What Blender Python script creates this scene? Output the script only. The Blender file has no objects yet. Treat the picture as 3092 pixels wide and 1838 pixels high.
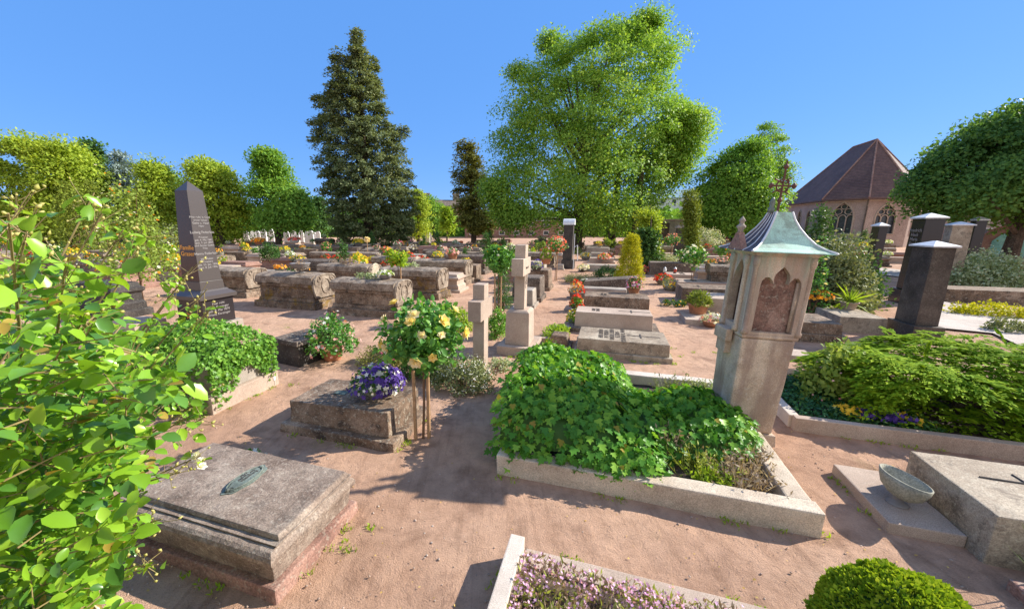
import bpy, bmesh, math, random
import numpy as np
from mathutils import Vector, Matrix, noise as mnoise
R = math.radians
random.seed(7); RG = np.random.default_rng(7)
sc = bpy.context.scene
COL = sc.collection
# ------------------------------------------------------------------ camera model (survey of the photograph)
F, CX, CY, HZ, H = 960.0, 1165.0, 764.0, 552.0, 2.4
PITCH = math.atan((CY - HZ) / F)
CP, SP = math.cos(PITCH), math.sin(PITCH)
def ray(px, py):
    x = (px - CX) / F; y = -(py - CY) / F
    return x, CP + y * SP, y * CP - SP
def G(px, py, z=0.0):
    d = ray(px, py); t = (z - H) / d[2]
    return Vector((d[0] * t, d[1] * t, z))
def at(px, py, Y):
    d = ray(px, py); t = Y / d[1]
    return Vector((d[0] * t, Y, H + d[2] * t))
def proj(p):
    z = p[2] - H; dep = p[1] * CP - z * SP; up = p[1] * SP + z * CP
    return CX + F * p[0] / dep, CY - F * up / dep
ANG = R(-18)                      # the burial plots all lie on one grid, turned this much
E1 = Vector((math.cos(ANG), math.sin(ANG), 0)); E2 = Vector((-math.sin(ANG), math.cos(ANG), 0))

# ------------------------------------------------------------------ materials
def newmat(name):
    m = bpy.data.materials.new(name); m.use_nodes = True
    nt = m.node_tree
    return m, nt, nt.nodes, nt.links, nt.nodes['Principled BSDF']
def ramp(N, stops):
    r = N.new('ShaderNodeValToRGB'); e = r.color_ramp.elements
    while len(e) < len(stops): e.new(0.5)
    for i, (p, c) in enumerate(stops):
        e[i].position = p; e[i].color = (c[0], c[1], c[2], 1)
    return r
def mix(N, L, fac, a, b, mode='MIX'):
    m = N.new('ShaderNodeMix'); m.data_type = 'RGBA'; m.blend_type = mode
    for sock, v in ((m.inputs[0], fac), (m.inputs[6], a), (m.inputs[7], b)):
        if isinstance(v, (int, float)): sock.default_value = v
        elif isinstance(v, tuple): sock.default_value = (v[0], v[1], v[2], 1)
        else: L.new(v, sock)
    return m.outputs[2]
def coords(N, L, scale=1.0, rnd=True):
    tc = N.new('ShaderNodeTexCoord')
    if not rnd: return tc.outputs['Object']
    oi = N.new('ShaderNodeObjectInfo')
    mu = N.new('ShaderNodeMath'); mu.operation = 'MULTIPLY'; mu.inputs[1].default_value = 37.0
    L.new(oi.outputs['Random'], mu.inputs[0])
    ad = N.new('ShaderNodeVectorMath'); ad.operation = 'ADD'
    L.new(tc.outputs['Object'], ad.inputs[0]); L.new(mu.outputs[0], ad.inputs[1])
    return ad.outputs[0]
def noise(N, L, co, scale, detail=4, rough=0.55, dist=0.0):
    n = N.new('ShaderNodeTexNoise'); n.inputs['Scale'].default_value = scale
    n.inputs['Detail'].default_value = detail; n.inputs['Roughness'].default_value = rough
    n.inputs['Distortion'].default_value = dist
    L.new(co, n.inputs['Vector']); return n.outputs['Fac']
def bump(N, L, h, strength=0.4, dist=0.02):
    b = N.new('ShaderNodeBump'); b.inputs['Strength'].default_value = strength; b.inputs['Distance'].default_value = dist
    L.new(h, b.inputs['Height']); return b.outputs['Normal']
def stone(name, c_dark, c_mid, c_light, lichen=(.55, .52, .42), lich=0.5, grain=60, patch=2.2, rough=.85, moss=None, bumps=.5, crust=(.05, .04, .035), crustamt=.45):
    """weathered masonry: mottled body, black crust, grain, lichen flecks, optional moss"""
    m, nt, N, L, P = newmat(name); co = coords(N, L)
    a = noise(N, L, co, patch, 6, .65)
    r = ramp(N, [(.28, c_dark), (.5, c_mid), (.74, c_light)]); L.new(a, r.inputs[0])
    g = noise(N, L, co, grain, 2, .7)
    gr = ramp(N, [(.3, (.62, .62, .62)), (.7, (1.25, 1.25, 1.25))]); L.new(g, gr.inputs[0])
    c = mix(N, L, 1.0, r.outputs[0], gr.outputs[0], 'MULTIPLY')
    k = noise(N, L, co, patch * 2.3, 8, .72, .6)
    kr = ramp(N, [(.52, (0, 0, 0)), (.62, (crustamt,) * 3)]); L.new(k, kr.inputs[0])
    c = mix(N, L, kr.outputs[0], c, crust)
    v = noise(N, L, co, 26, 5, .75, .3)
    vr = ramp(N, [(.55, (0, 0, 0)), (.62, (lich,) * 3)]); L.new(v, vr.inputs[0])
    c = mix(N, L, vr.outputs[0], c, lichen)
    if moss:
        mo = noise(N, L, co, 3.1, 5, .7, .4)
        mr = ramp(N, [(.53, (0, 0, 0)), (.62, (.85,) * 3)]); L.new(mo, mr.inputs[0])
        c = mix(N, L, mr.outputs[0], c, moss)
    L.new(c, P.inputs['Base Color']); P.inputs['Roughness'].default_value = rough
    P.inputs['Specular IOR Level'].default_value = .25
    hh = mix(N, L, .35, a, g)
    L.new(bump(N, L, hh, bumps, .03), P.inputs['Normal'])
    return m
def plain(name, c, rough=.6, metal=0.0, var=.18, scale=12, bumps=.15):
    m, nt, N, L, P = newmat(name); co = coords(N, L)
    a = noise(N, L, co, scale, 5, .6)
    r = ramp(N, [(.3, tuple(x * (1 - var) for x in c)), (.7, tuple(min(1, x * (1 + var)) for x in c))]); L.new(a, r.inputs[0])
    L.new(r.outputs[0], P.inputs['Base Color']); P.inputs['Roughness'].default_value = rough; P.inputs['Metallic'].default_value = metal
    L.new(bump(N, L, a, bumps, .01), P.inputs['Normal'])
    return m
def leaf(name, c1, c2, c3=None, trans=.4, rough=.45, patch=1.3, spec=.4, k=1.0, spec_=None, rw=.62):
    spec = spec if spec_ is None else spec_
    c1, c2, c3 = [tuple(min(.9, q * k) for q in c) for c in (c1, c2, c3 or c2)]
    m, nt, N, L, P = newmat(name)
    ge = N.new('ShaderNodeNewGeometry')
    co = coords(N, L)
    n = noise(N, L, co, patch, 3)
    ad = N.new('ShaderNodeMath'); ad.operation = 'MULTIPLY_ADD'; ad.inputs[1].default_value = rw; L.new(ge.outputs['Random Per Island'], ad.inputs[0])
    mu = N.new('ShaderNodeMath'); mu.operation = 'MULTIPLY'; mu.inputs[1].default_value = .42 + (.62 - rw) * 1.0; L.new(n, mu.inputs[0]); L.new(mu.outputs[0], ad.inputs[2])
    r = ramp(N, [(.12, c1), (.55, c2), (.95, c3 or c2)]); L.new(ad.outputs[0], r.inputs[0])
    L.new(r.outputs[0], P.inputs['Base Color']); P.inputs['Roughness'].default_value = rough; P.inputs['Specular IOR Level'].default_value = spec
    T = N.new('ShaderNodeBsdfTranslucent')
    tcol = mix(N, L, 1.0, r.outputs[0], (1.35, 1.25, .55), 'MULTIPLY'); L.new(tcol, T.inputs['Color'])
    ms = N.new('ShaderNodeMixShader'); ms.inputs[0].default_value = trans
    L.new(P.outputs[0], ms.inputs[1]); L.new(T.outputs[0], ms.inputs[2])
    L.new(ms.outputs[0], N['Material Output'].inputs['Surface'])
    return m
M = {}
M['brown'] = stone('brown_sandstone', (.075, .05, .035), (.20, .135, .092), (.40, .30, .22), lich=.45, crustamt=.8, patch=3.2)
M['brownmoss'] = stone('mossy_sandstone', (.06, .04, .028), (.165, .11, .075), (.36, .27, .195), lich=.4, moss=(.20, .12, .02), crustamt=.75, patch=2.8)
M['dark'] = stone('dark_sandstone', (.05, .038, .032), (.125, .092, .072), (.27, .21, .165), lich=.5, crustamt=.6)
M['red'] = stone('red_sandstone', (.19, .10, .08), (.31, .175, .135), (.42, .26, .20), lich=.3, crustamt=.3)
M['lid'] = stone('speckled_lid_stone', (.15, .105, .08), (.27, .205, .16), (.42, .345, .275), lichen=(.56, .49, .40), lich=.38, grain=70, patch=3.0, crustamt=.4)
M['grey'] = stone('grey_granite', (.22, .19, .155), (.36, .31, .26), (.50, .44, .37), lich=.25, grain=140, crustamt=.15, patch=1.4)
M['pinkgrey'] = stone('pinkish_granite', (.34, .255, .20), (.46, .355, .28), (.57, .46, .37), lich=.15, grain=140, crustamt=.12, patch=1.2, bumps=.25)
M['kerb'] = stone('limestone_kerb', (.38, .295, .215), (.58, .48, .365), (.74, .65, .51), lich=.25, grain=110, crustamt=.22, patch=1.6, crust=(.12, .09, .07))
M['kerbgrey'] = stone('granite_kerb', (.48, .40, .33), (.63, .55, .47), (.74, .67, .58), lich=.15, grain=180, crustamt=.08, patch=1.2, bumps=.25)
M['shrine'] = stone('shrine_stone', (.36, .26, .185), (.60, .47, .35), (.76, .66, .51), lichen=(.62, .60, .55), lich=.3, grain=120, patch=1.1, crustamt=.3, crust=(.13, .085, .07))
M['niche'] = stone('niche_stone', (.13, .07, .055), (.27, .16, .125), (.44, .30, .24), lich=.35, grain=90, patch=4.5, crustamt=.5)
M['black'] = plain('polished_black_granite', (.028, .024, .026), .22, 0, .25, 120, .02)
M['blackred'] = plain('polished_granite_red_reflection', (.045, .022, .02), .18, 0, .35, 140, .02)  # black granite with a reddish mirror reflection put into its colour
M['obelisk'] = plain('grey_black_granite', (.078, .066, .062), .28, 0, .2, 150, .02)
M['stele'] = stone('weathered_black_stone', (.035, .028, .023), (.085, .068, .055), (.16, .13, .105), lich=.10, rough=.7, crustamt=.6, patch=1.8)
M['blackrough'] = stone('rough_black_stone', (.025, .021, .02), (.055, .047, .042), (.10, .085, .075), lich=.15, rough=.6, crustamt=.2)
M['verdigris'] = stone('verdigris_copper', (.34, .56, .45), (.46, .69, .56), (.56, .77, .63), lichen=(.5, .68, .66), lich=.1, grain=160, patch=1.3, rough=.7, crust=(.20, .22, .17), crustamt=.55, bumps=.1)
M['teal'] = stone('teal_bronze', (.14, .38, .34), (.25, .58, .52), (.42, .70, .65), lich=.2, grain=40, rough=.5, crustamt=.2, bumps=.15)
M['leadroof'] = stone('dark_lead_sheet', (.05, .04, .05), (.085, .065, .078), (.13, .10, .115), lich=.1, rough=.45, bumps=.15)
M['bronze'] = stone('weathered_bronze', (.10, .13, .11), (.17, .20, .17), (.27, .30, .26), lichen=(.30, .38, .33), lich=.3, rough=.5, grain=80)
M['iron'] = plain('rusty_iron', (.13, .055, .04), .7, .2)
M['zinc'] = plain('zinc_sheet', (.68, .68, .68), .5, .25)
M['terra'] = plain('terracotta', (.42, .19, .10), .8)
M['potgrey'] = plain('grey_cast_pot', (.22, .20, .19), .8)
M['potdark'] = plain('dark_plastic_pot', (.055, .05, .05), .55)
M['bowl'] = stone('green_grey_bowl', (.22, .21, .16), (.33, .32, .25), (.42, .41, .33), lich=.25, grain=70, crustamt=.15, bumps=.2)
M['wood'] = plain('stake_wood', (.42, .25, .13), .75, 0, .25, 18)
M['bark'] = stone('bark', (.05, .035, .025), (.09, .065, .05), (.15, .11, .085), lich=.2, grain=20, patch=5)
M['barkpale'] = stone('pale_bark', (.25, .23, .21), (.38, .35, .32), (.5, .47, .43), lich=.2, grain=20, patch=5)
M['cane'] = plain('green_cane', (.26, .20, .08), .6, 0, .4, 9)
M['twig'] = plain('brown_twig', (.16, .09, .05), .8)
M['soil'] = stone('dark_bed_soil', (.045, .03, .024), (.075, .052, .04), (.12, .085, .065), lich=.1, grain=50, bumps=1.0, rough=.95)
M['sandgrey'] = stone('weathered_sandstone_slab', (.20, .155, .11), (.36, .29, .215), (.52, .45, .345), lichen=(.62, .56, .43), lich=.42, grain=90, crustamt=.5, patch=2.4)
M['sunlid'] = stone('weathered_lid_sunlit_tone', (.11, .08, .058), (.26, .20, .15), (.47, .40, .315), lichen=(.60, .55, .44), lich=.4, grain=80, crustamt=.7, patch=3.4)  # weathered stone, paler than the chests: sunlit tops and ends put into colour
M['ivyold'] = leaf('withered_ivy_leaf', (.24, .20, .03), (.36, .30, .05), (.30, .17, .06), .3, .5, 1.5, .1)
M['speckle'] = leaf('speckled_bush_leaf', (.05, .085, .03), (.12, .16, .07), (.40, .42, .28), .25, .5, 1.2, .12)
M['petalfall'] = leaf('fallen_petals', (.42, .26, .08), (.62, .42, .12), (.70, .55, .22), .1, .8, 8, .1)
M['white'] = plain('white_marble', (.72, .70, .66), .55, 0, .1)
M['letter'] = plain('pale_lettering', (.30, .28, .27), .5, 0, .1)
M['gold'] = plain('gold_lettering', (.85, .40, .06), .5, 0, .1)
M['inkdark'] = plain('dark_lettering', (.07, .055, .045), .7)
M['glassred'] = plain('red_lantern_glass', (.45, .06, .03), .2)
M['brass'] = plain('brass', (.45, .32, .12), .4, .8)
# greenery
M['rosebush'] = leaf('rose_leaf', (.10, .25, .02), (.26, .49, .035), (.46, .66, .07), .40, .30, 1.2, .5)
M['rosered'] = leaf('young_rose_leaf', (.22, .16, .03), (.36, .26, .05), (.46, .36, .07), .4, .3, 1.2, .4)
M['rosedark'] = leaf('older_rose_leaf', (.055, .15, .025), (.10, .25, .035), (.17, .36, .05), .30, .28, 1.2, .55)
M['ivy'] = leaf('ivy_leaf', (.05, .16, .025), (.10, .27, .035), (.30, .50, .06), .34, .36, 1.1, .22, spec_=0.14, k=1.12)
M['ivysmall'] = leaf('small_ivy_leaf', (.05, .12, .02), (.10, .22, .03), (.20, .33, .05), .32, .36, 2, .5, k=1.6, spec_=0.15)
M['roseleaf'] = leaf('standard_rose_leaf', (.04, .11, .025), (.07, .18, .035), (.14, .27, .05), .3, .35, k=1.6, spec_=0.2)
M['dull'] = leaf('grey_green_leaf', (.08, .10, .045), (.14, .165, .075), (.23, .24, .12), .25, .6, k=1.6, spec_=0.15)
M['heath'] = leaf('heather_leaf', (.13, .16, .035), (.22, .26, .05), (.30, .34, .08), .3, .6, 4, k=1.5)
M['heathdry'] = leaf('dry_heather', (.16, .11, .075), (.25, .19, .135), (.33, .27, .20), .2, .8, 4, k=1.5)
M['broad'] = leaf('broadleaf_mid', (.09, .22, .04), (.19, .36, .06), (.36, .50, .07), .40, .5, .35, .1, k=1.05, rw=.40)
M['broadyel'] = leaf('broadleaf_yellow', (.17, .29, .04), (.36, .47, .055), (.56, .62, .08), .40, .5, .35, .1, k=1, rw=.40)
M['limetree'] = leaf('big_tree_leaf', (.11, .24, .05), (.21, .36, .06), (.42, .50, .07), .42, .5, .22, .1, k=1.2, rw=.40)
M['conifer'] = leaf('dark_conifer', (.085, .12, .06), (.15, .19, .09), (.27, .29, .15), .25, .6, .3, .08, k=1.3)
M['greenball'] = leaf('dwarf_conifer_tips', (.13, .24, .015), (.26, .38, .025), (.44, .52, .05), .3, .7, 1.5, .05)
M['darkbroad'] = leaf('broadleaf_dark', (.045, .11, .03), (.09, .19, .045), (.20, .31, .06), .38, .5, .35, .12, k=1.2, rw=.40)  # darker green broadleaf, for the overhanging tree
M['olive'] = leaf('olive_conifer', (.055, .065, .020), (.105, .11, .03), (.16, .155, .04), .25, .6, .3, k=2.2, spec_=0.1)
M['bluespruce'] = leaf('blue_spruce', (.10, .14, .14), (.17, .22, .22), (.26, .31, .30), .2, .6, .5, k=1.8, spec_=0.15)
M['thuja'] = leaf('column_thuja', (.06, .085, .015), (.11, .14, .022), (.17, .20, .03), .25, .6, .8, k=1.9, spec_=0.1)
M['goldthuja'] = leaf('golden_thuja', (.19, .21, .012), (.34, .34, .016), (.50, .46, .03), .3, .55, 1.5, k=1.45, spec_=0.1)
M['yew'] = leaf('yew_spray', (.09, .20, .012), (.22, .36, .02), (.42, .54, .03), .30, .75, 1.5, .04)
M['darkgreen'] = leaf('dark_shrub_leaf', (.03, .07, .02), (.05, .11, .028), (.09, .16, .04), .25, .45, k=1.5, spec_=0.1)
M['ground_cover'] = leaf('ground_cover_leaf', (.02, .075, .03), (.035, .12, .045), (.07, .18, .06), .2, .35, 4, k=1.2, spec_=0.15)
M['azalea'] = leaf('azalea_leaf', (.10, .15, .025), (.17, .24, .045), (.27, .32, .09), .35, .5, k=1.6, spec_=0.1)
M['lime_leaf'] = leaf('lime_bright_leaf', (.13, .22, .02), (.21, .32, .03), (.32, .40, .05), .4, .5, k=1.4, spec_=0.1)
M['silver'] = leaf('silvery_shrub_leaf', (.13, .18, .08), (.24, .29, .16), (.42, .46, .34), .3, .5, k=1.5, spec_=0.2)
M['purpleleaf'] = leaf('purple_tree_leaf', (.045, .03, .03), (.075, .045, .04), (.11, .07, .06), .3, .5)
def petal(name, a, b): return leaf(name, a, b, b, .35, .6, 8, .2)
M['p_yellow'] = petal('yellow_petal', (.86, .58, .10), (.92, .76, .34)); M['p_peach'] = petal('peach_petal', (.90, .68, .38), (.94, .82, .62))
M['p_pink'] = petal('pink_petal', (.75, .22, .22), (.88, .50, .45)); M['p_red'] = petal('red_petal', (.62, .02, .012), (.80, .06, .025))
M['p_mag'] = petal('magenta_petal', (.65, .05, .22), (.80, .15, .38)); M['p_white'] = petal('white_petal', (.78, .76, .72), (.88, .87, .84))
M['p_violet'] = petal('violet_petal', (.05, .025, .20), (.13, .07, .38)); M['p_orange'] = petal('orange_petal', (.80, .25, .02), (.88, .42, .04))
M['p_gold'] = petal('golden_petal', (.80, .48, .02), (.88, .62, .06)); M['p_coral'] = petal('coral_petal', (.80, .12, .10), (.88, .30, .24))
M['p_lilac'] = petal('lilac_petal', (.66, .30, .60), (.86, .56, .80)); M['p_bud'] = petal('green_bud', (.40, .42, .08), (.62, .58, .22))

# ------------------------------------------------------------------ mesh helpers
def me_obj(name, me, mat, parent=None):
    o = bpy.data.objects.new(name, me); COL.objects.link(o)
    if mat is not None and not me.materials: me.materials.append(M[mat] if isinstance(mat, str) else mat)
    if parent: o.parent = parent
    return o
def finish(bm, name, mat, parent=None, smooth=False):
    me = bpy.data.meshes.new(name); bm.normal_update(); bm.to_mesh(me); bm.free()
    if smooth:
        me.shade_smooth() if hasattr(me, 'shade_smooth') else None
    return me_obj(name, me, mat, parent)
def bx(bm, x0, x1, y0, y1, z0, z1, bev=.012, top=(0, 0), seg=2):
    """bevelled block; top=(ix,iy) pulls the upper face in"""
    ix, iy = top
    v = [bm.verts.new(p) for p in ((x0, y0, z0), (x1, y0, z0), (x1, y1, z0), (x0, y1, z0),
         (x0 + ix, y0 + iy, z1), (x1 - ix, y0 + iy, z1), (x1 - ix, y1 - iy, z1), (x0 + ix, y1 - iy, z1))]
    f = [bm.faces.new([v[i] for i in q]) for q in ((3, 2, 1, 0), (4, 5, 6, 7), (0, 1, 5, 4), (1, 2, 6, 5), (2, 3, 7, 6), (3, 0, 4, 7))]
    if bev > 0:
        es = {e for q in f for e in q.edges}
        bmesh.ops.bevel(bm, geom=list(es), offset=bev, segments=seg, affect='EDGES', profile=.6)
def rot_new(bm, n0, mat):
    bm.verts.ensure_lookup_table()
    for v in bm.verts[n0:]: v.co = mat @ v.co
def profile_x(bm, pts, x0, x1):
    """solid: closed (y,z) outline swept along x"""
    a = [bm.verts.new((x0, y, z)) for y, z in pts]; b = [bm.verts.new((x1, y, z)) for y, z in pts]
    n = len(pts)
    for i in range(n):
        j = (i + 1) % n; bm.faces.new((a[i], b[i], b[j], a[j]))
    bm.faces.new(a[::-1]); bm.faces.new(b)
    bmesh.ops.recalc_face_normals(bm, faces=bm.faces[:])
def ring_stack(bm, rings):
    """stack of rectangles (hx,hy,z) centred on the origin -> moulded block"""
    prev = None
    for hx, hy, z in rings:
        cur = [bm.verts.new(p) for p in ((-hx, -hy, z), (hx, -hy, z), (hx, hy, z), (-hx, hy, z))]
        if prev:
            for i in range(4):
                j = (i + 1) % 4; bm.faces.new((prev[i], prev[j], cur[j], cur[i]))
        else: bm.faces.new(cur[::-1])
        prev = cur
    bm.faces.new(prev)
def lathe(bm, prof, n=24, c=(0, 0, 0)):
    rows = []
    for r, z in prof:
        rows.append([bm.verts.new((c[0] + max(r, 1e-4) * math.cos(2 * math.pi * k / n), c[1] + max(r, 1e-4) * math.sin(2 * math.pi * k / n), c[2] + z)) for k in range(n)])
    for a, b in zip(rows, rows[1:]):
        for k in range(n):
            j = (k + 1) % n; bm.faces.new((a[k], a[j], b[j], b[k]))
    bm.faces.new(rows[0][::-1]); bm.faces.new(rows[-1])
def tube(bm, pts, rad, n=6):
    pts = [Vector(p) for p in pts]; rows = []
    for i, p in enumerate(pts):
        d = (pts[min(i + 1, len(pts) - 1)] - pts[max(i - 1, 0)])
        if d.length < 1e-6: d = Vector((0, 0, 1))
        d.normalize(); u = d.orthogonal().normalized(); w = d.cross(u)
        r = rad[i] if isinstance(rad, (list, tuple)) else rad
        if rows:   # keep the frame from twisting
            pu = pu - d * pu.dot(d); u = pu.normalized() if pu.length > 1e-5 else u; w = d.cross(u)
        pu = u.copy()
        rows.append([bm.verts.new(p + (u * math.cos(2 * math.pi * k / n) + w * math.sin(2 * math.pi * k / n)) * r) for k in range(n)])
    for a, b in zip(rows, rows[1:]):
        for k in range(n):
            j = (k + 1) % n; bm.faces.new((a[k], a[j], b[j], b[k]))
    bm.faces.new(rows[0][::-1]); bm.faces.new(rows[-1])
def weather(bm, maxlen=.12, amp=.006, sc_=5.0, seed=0.0):
    for _ in range(4):
        es = [e for e in bm.edges if e.calc_length() > maxlen]
        if not es: break
        bmesh.ops.subdivide_edges(bm, edges=es, cuts=1, use_grid_fill=True)
        if len(bm.verts) > 30000: break
    bmesh.ops.triangulate(bm, faces=[f for f in bm.faces if len(f.verts) > 4])
    bm.normal_update()
    for v in bm.verts:
        p = v.co * sc_ + Vector((seed, seed * 1.7, 0))
        v.co += v.normal * amp * (mnoise.noise(p) + .5 * mnoise.noise(p * 3.1) - .25 * abs(mnoise.noise(p * 7)))
def plate(bm, outer, holes, t0, t1, fr):
    """flat plate in 2-D (a,b) with holes, thickness t0..t1, mapped by fr(a,b,t)"""
    for t, flip in ((t0, 0), (t1, 1)):
        es = []
        for lp in [outer] + holes:
            vs = [bm.verts.new(fr(a, b, t)) for a, b in lp]
            es += [bm.edges.new((vs[i], vs[(i + 1) % len(vs)])) for i in range(len(vs))]
        bmesh.ops.triangle_fill(bm, edges=es, use_beauty=True)
    for lp in [outer] + holes:
        n = len(lp)
        for i in range(n):
            a, b = lp[i], lp[(i + 1) % n]
            bm.faces.new([bm.verts.new(fr(*q)) for q in ((a[0], a[1], t0), (b[0], b[1], t0), (b[0], b[1], t1), (a[0], a[1], t1))])
    bmesh.ops.remove_doubles(bm, verts=bm.verts[:], dist=1e-4)
    bmesh.ops.recalc_face_normals(bm, faces=bm.faces[:])

# ------------------------------------------------------------------ leaf clouds
T_DIAMOND = (np.array([(0, 0, 0), (.5, -.34, .06), (1, 0, 0), (.5, .34, .06)]), np.array([(0, 1, 2, 3)]))
T_SPRAY = (np.array([(0, 0, 0), (.45, -.17, .03), (1, 0, -.05), (.45, .17, .03)]), np.array([(0, 1, 2, 3)]))
T_ROSE = (np.array([(0, 0, 0), (.18, -.24, .09), (.5, -.34, .11), (.82, -.21, .02), (1, 0, -.12), (.82, .21, .02), (.5, .34, .11), (.18, .24, .09), (.35, 0, -.02), (.7, 0, -.04)]),
          np.array([(0, 1, 8), (1, 2, 8), (2, 9, 8), (2, 3, 9), (3, 4, 9), (0, 8, 7), (7, 8, 6), (6, 8, 9), (6, 9, 5), (5, 9, 4)]))
def _ivy():
    a = [(0, 0), (-.05, -.30), (.22, -.52), (.30, -.26), (.62, -.40), (.62, -.16), (1.0, 0), (.62, .16), (.62, .40), (.30, .26), (.22, .52), (-.05, .30)]
    v = [(.28, 0, -.03)] + [(x, y, .05 * abs(y) * 2) for x, y in a]
    f = [(0, i, i % 12 + 1) for i in range(1, 13)]
    return np.array(v), np.array(f)
T_IVY = _ivy()
def _flower(n=5, cup=.25):
    v = [(0, 0, 0)]; f = []
    for k in range(n):
        a = 2 * math.pi * k / n; w = math.pi / n * 1.05
        v += [(.55 * math.cos(a - w), .55 * math.sin(a - w), cup * .6), (math.cos(a), math.sin(a), cup), (.55 * math.cos(a + w), .55 * math.sin(a + w), cup * .6)]
        f.append((0, 1 + 3 * k, 2 + 3 * k, 3 + 3 * k))
    return np.array(v) * .5, np.array(f)
T_FLOWER = _flower()
def _rose():
    v = []; f = []
    for ring, (r, n, h, tilt) in enumerate(((.16, 3, .42, .05), (.34, 5, .36, .2), (.5, 6, .22, .45))):
        for k in range(n):
            a = 2 * math.pi * (k + .37 * ring) / n; w = math.pi / n * 1.25; b = len(v)
            ca, sa = math.cos(a), math.sin(a)
            v += [(.1 * r * ca, .1 * r * sa, 0), (r * .8 * math.cos(a - w), r * .8 * math.sin(a - w), h * .75), (r * (1 + tilt * .3) * ca, r * (1 + tilt * .3) * sa, h), (r * .8 * math.cos(a + w), r * .8 * math.sin(a + w), h * .75)]
            f.append((b, b + 1, b + 2, b + 3))
    return np.array(v), np.array(f)
T_ROSEBLOOM = _rose()
def unit(a):
    n = np.linalg.norm(a, axis=1, keepdims=True); n[n < 1e-9] = 1; return a / n
def leaves(name, T, pos, ax, nr, size, mat, parent=None):
    tv, tf = T; pos = np.asarray(pos, float); n = len(pos); k = len(tv)
    ax = unit(np.asarray(ax, float)); nr = np.asarray(nr, float)
    nr = unit(nr - ax * (nr * ax).sum(1, keepdims=True)); sd = np.cross(nr, ax)
    s = np.broadcast_to(np.asarray(size, float), (n,))[:, None, None]
    V = pos[:, None, :] + s * (tv[None, :, 0, None] * ax[:, None] + tv[None, :, 1, None] * sd[:, None] + tv[None, :, 2, None] * nr[:, None])
    V = V.reshape(-1, 3); fk = tf.shape[1]
    Fc = (tf[None] + (np.arange(n) * k)[:, None, None]).reshape(-1)
    me = bpy.data.meshes.new(name); me.vertices.add(len(V)); me.vertices.foreach_set('co', V.ravel())
    me.loops.add(len(Fc)); me.loops.foreach_set('vertex_index', Fc.astype(np.int32))
    nf = len(Fc) // fk; me.polygons.add(nf); me.polygons.foreach_set('loop_start', np.arange(nf, dtype=np.int32) * fk)
    me.update(calc_edges=True)
    return me_obj(name, me, mat, parent)
def rdir(n): return unit(RG.normal(size=(n, 3)))
def blob_leaves(name, T, clumps, per, spread, size, mat, parent=None, up=.6, out=.4, cen=None, droop=0.0, flat=1.0, rn=1.0, bough=0.0, cap=0.0):
    """clumps: (n,3) centres; leaves gathered round each"""
    c = np.repeat(np.asarray(clumps, float), per, axis=0); n = len(c)
    sp = np.asarray(spread, float); sp = np.repeat(sp, per)[:, None] if sp.ndim else sp
    off = unit(RG.normal(size=(n, 3))) * (RG.random((n, 1)) ** .45) * sp; off[:, 2] *= flat
    if cap:        # leaves lie on the upper outer side of each clump, like real foliage pads
        dd = rdir(n) + np.array((0, 0, .55 * cap)) + .55 * cap * unit(c - np.asarray(cen)); dd = unit(dd)
        off = dd * sp * (.40 + .85 * RG.random((n, 1)) ** .8); off[:, 2] *= flat
    if bough:      # leaves strung along an outward, drooping bough
        hd = c - np.asarray(cen); hd[:, 2] = 0; hd = unit(hd + RG.normal(size=(n, 3)) * .25 * np.repeat(RG.random(len(clumps)) + .3, per)[:, None]); hd[:, 2] = 0
        tt = RG.uniform(-1, .75, (n, 1)); off = off * .45 * (1.2 - .5 * tt) + hd * tt * bough; off[:, 2] -= .28 * bough * (tt[:, 0] + .2) ** 2
        off[:, 2] *= flat
    nr = rdir(n) * rn + np.array((0, 0, up))
    if cen is not None: nr += out * unit(c + off * .5 - np.asarray(cen))
    if cap: nr += 1.1 * unit(off)
    ax = rdir(n) + (hd * 1.2 if bough else unit(off) * .7) + np.array((0, 0, -droop))
    sz = size * (0.6 + .8 * RG.random(n))
    return leaves(name, T, c + off, ax, nr, sz, mat, parent)
def rows_interp(rows, y):
    ys = [r[0] for r in rows]
    return np.interp(y, ys, [r[1] for r in rows]), np.interp(y, ys, [r[2] for r in rows])
def crown_clumps(rows, Y, n, depth=.9, shell=.5, shrink=.0):
    """clump centres filling a round-sectioned crown whose outline (py, xl, xr) is given at distance Y"""
    ys = np.linspace(rows[0][0], rows[-1][0], 200); xl, xr = rows_interp(rows, ys); w = np.maximum(xr - xl, 2)
    y = RG.choice(ys, size=n, p=w / w.sum()) + RG.normal(size=n) * 2
    y = np.clip(y, rows[0][0] + min(shrink * .8, (rows[-1][0] - rows[0][0]) * .3), rows[-1][0]); a, b = rows_interp(rows, y)
    th = RG.random(n) * 2 * math.pi; rr = np.sqrt(shell + (1 - shell) * RG.random(n)) * np.where(RG.random(n) < .25, RG.random(n), 1)
    t = rr * np.cos(th); d = rr * np.sin(th)
    half = np.maximum((b - a) / 2 - shrink, (b - a) * .12); mid = (a + b) / 2
    out = []
    for i in range(n):
        p = at(mid[i] + t[i] * half[i], y[i], Y); q = at(mid[i] + half[i], y[i], Y); c0 = at(mid[i], y[i], Y)
        out.append((p.x, Y + d[i] * (q.x - c0.x) * depth, max(p.z, .15)))
    return np.array(out)

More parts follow.
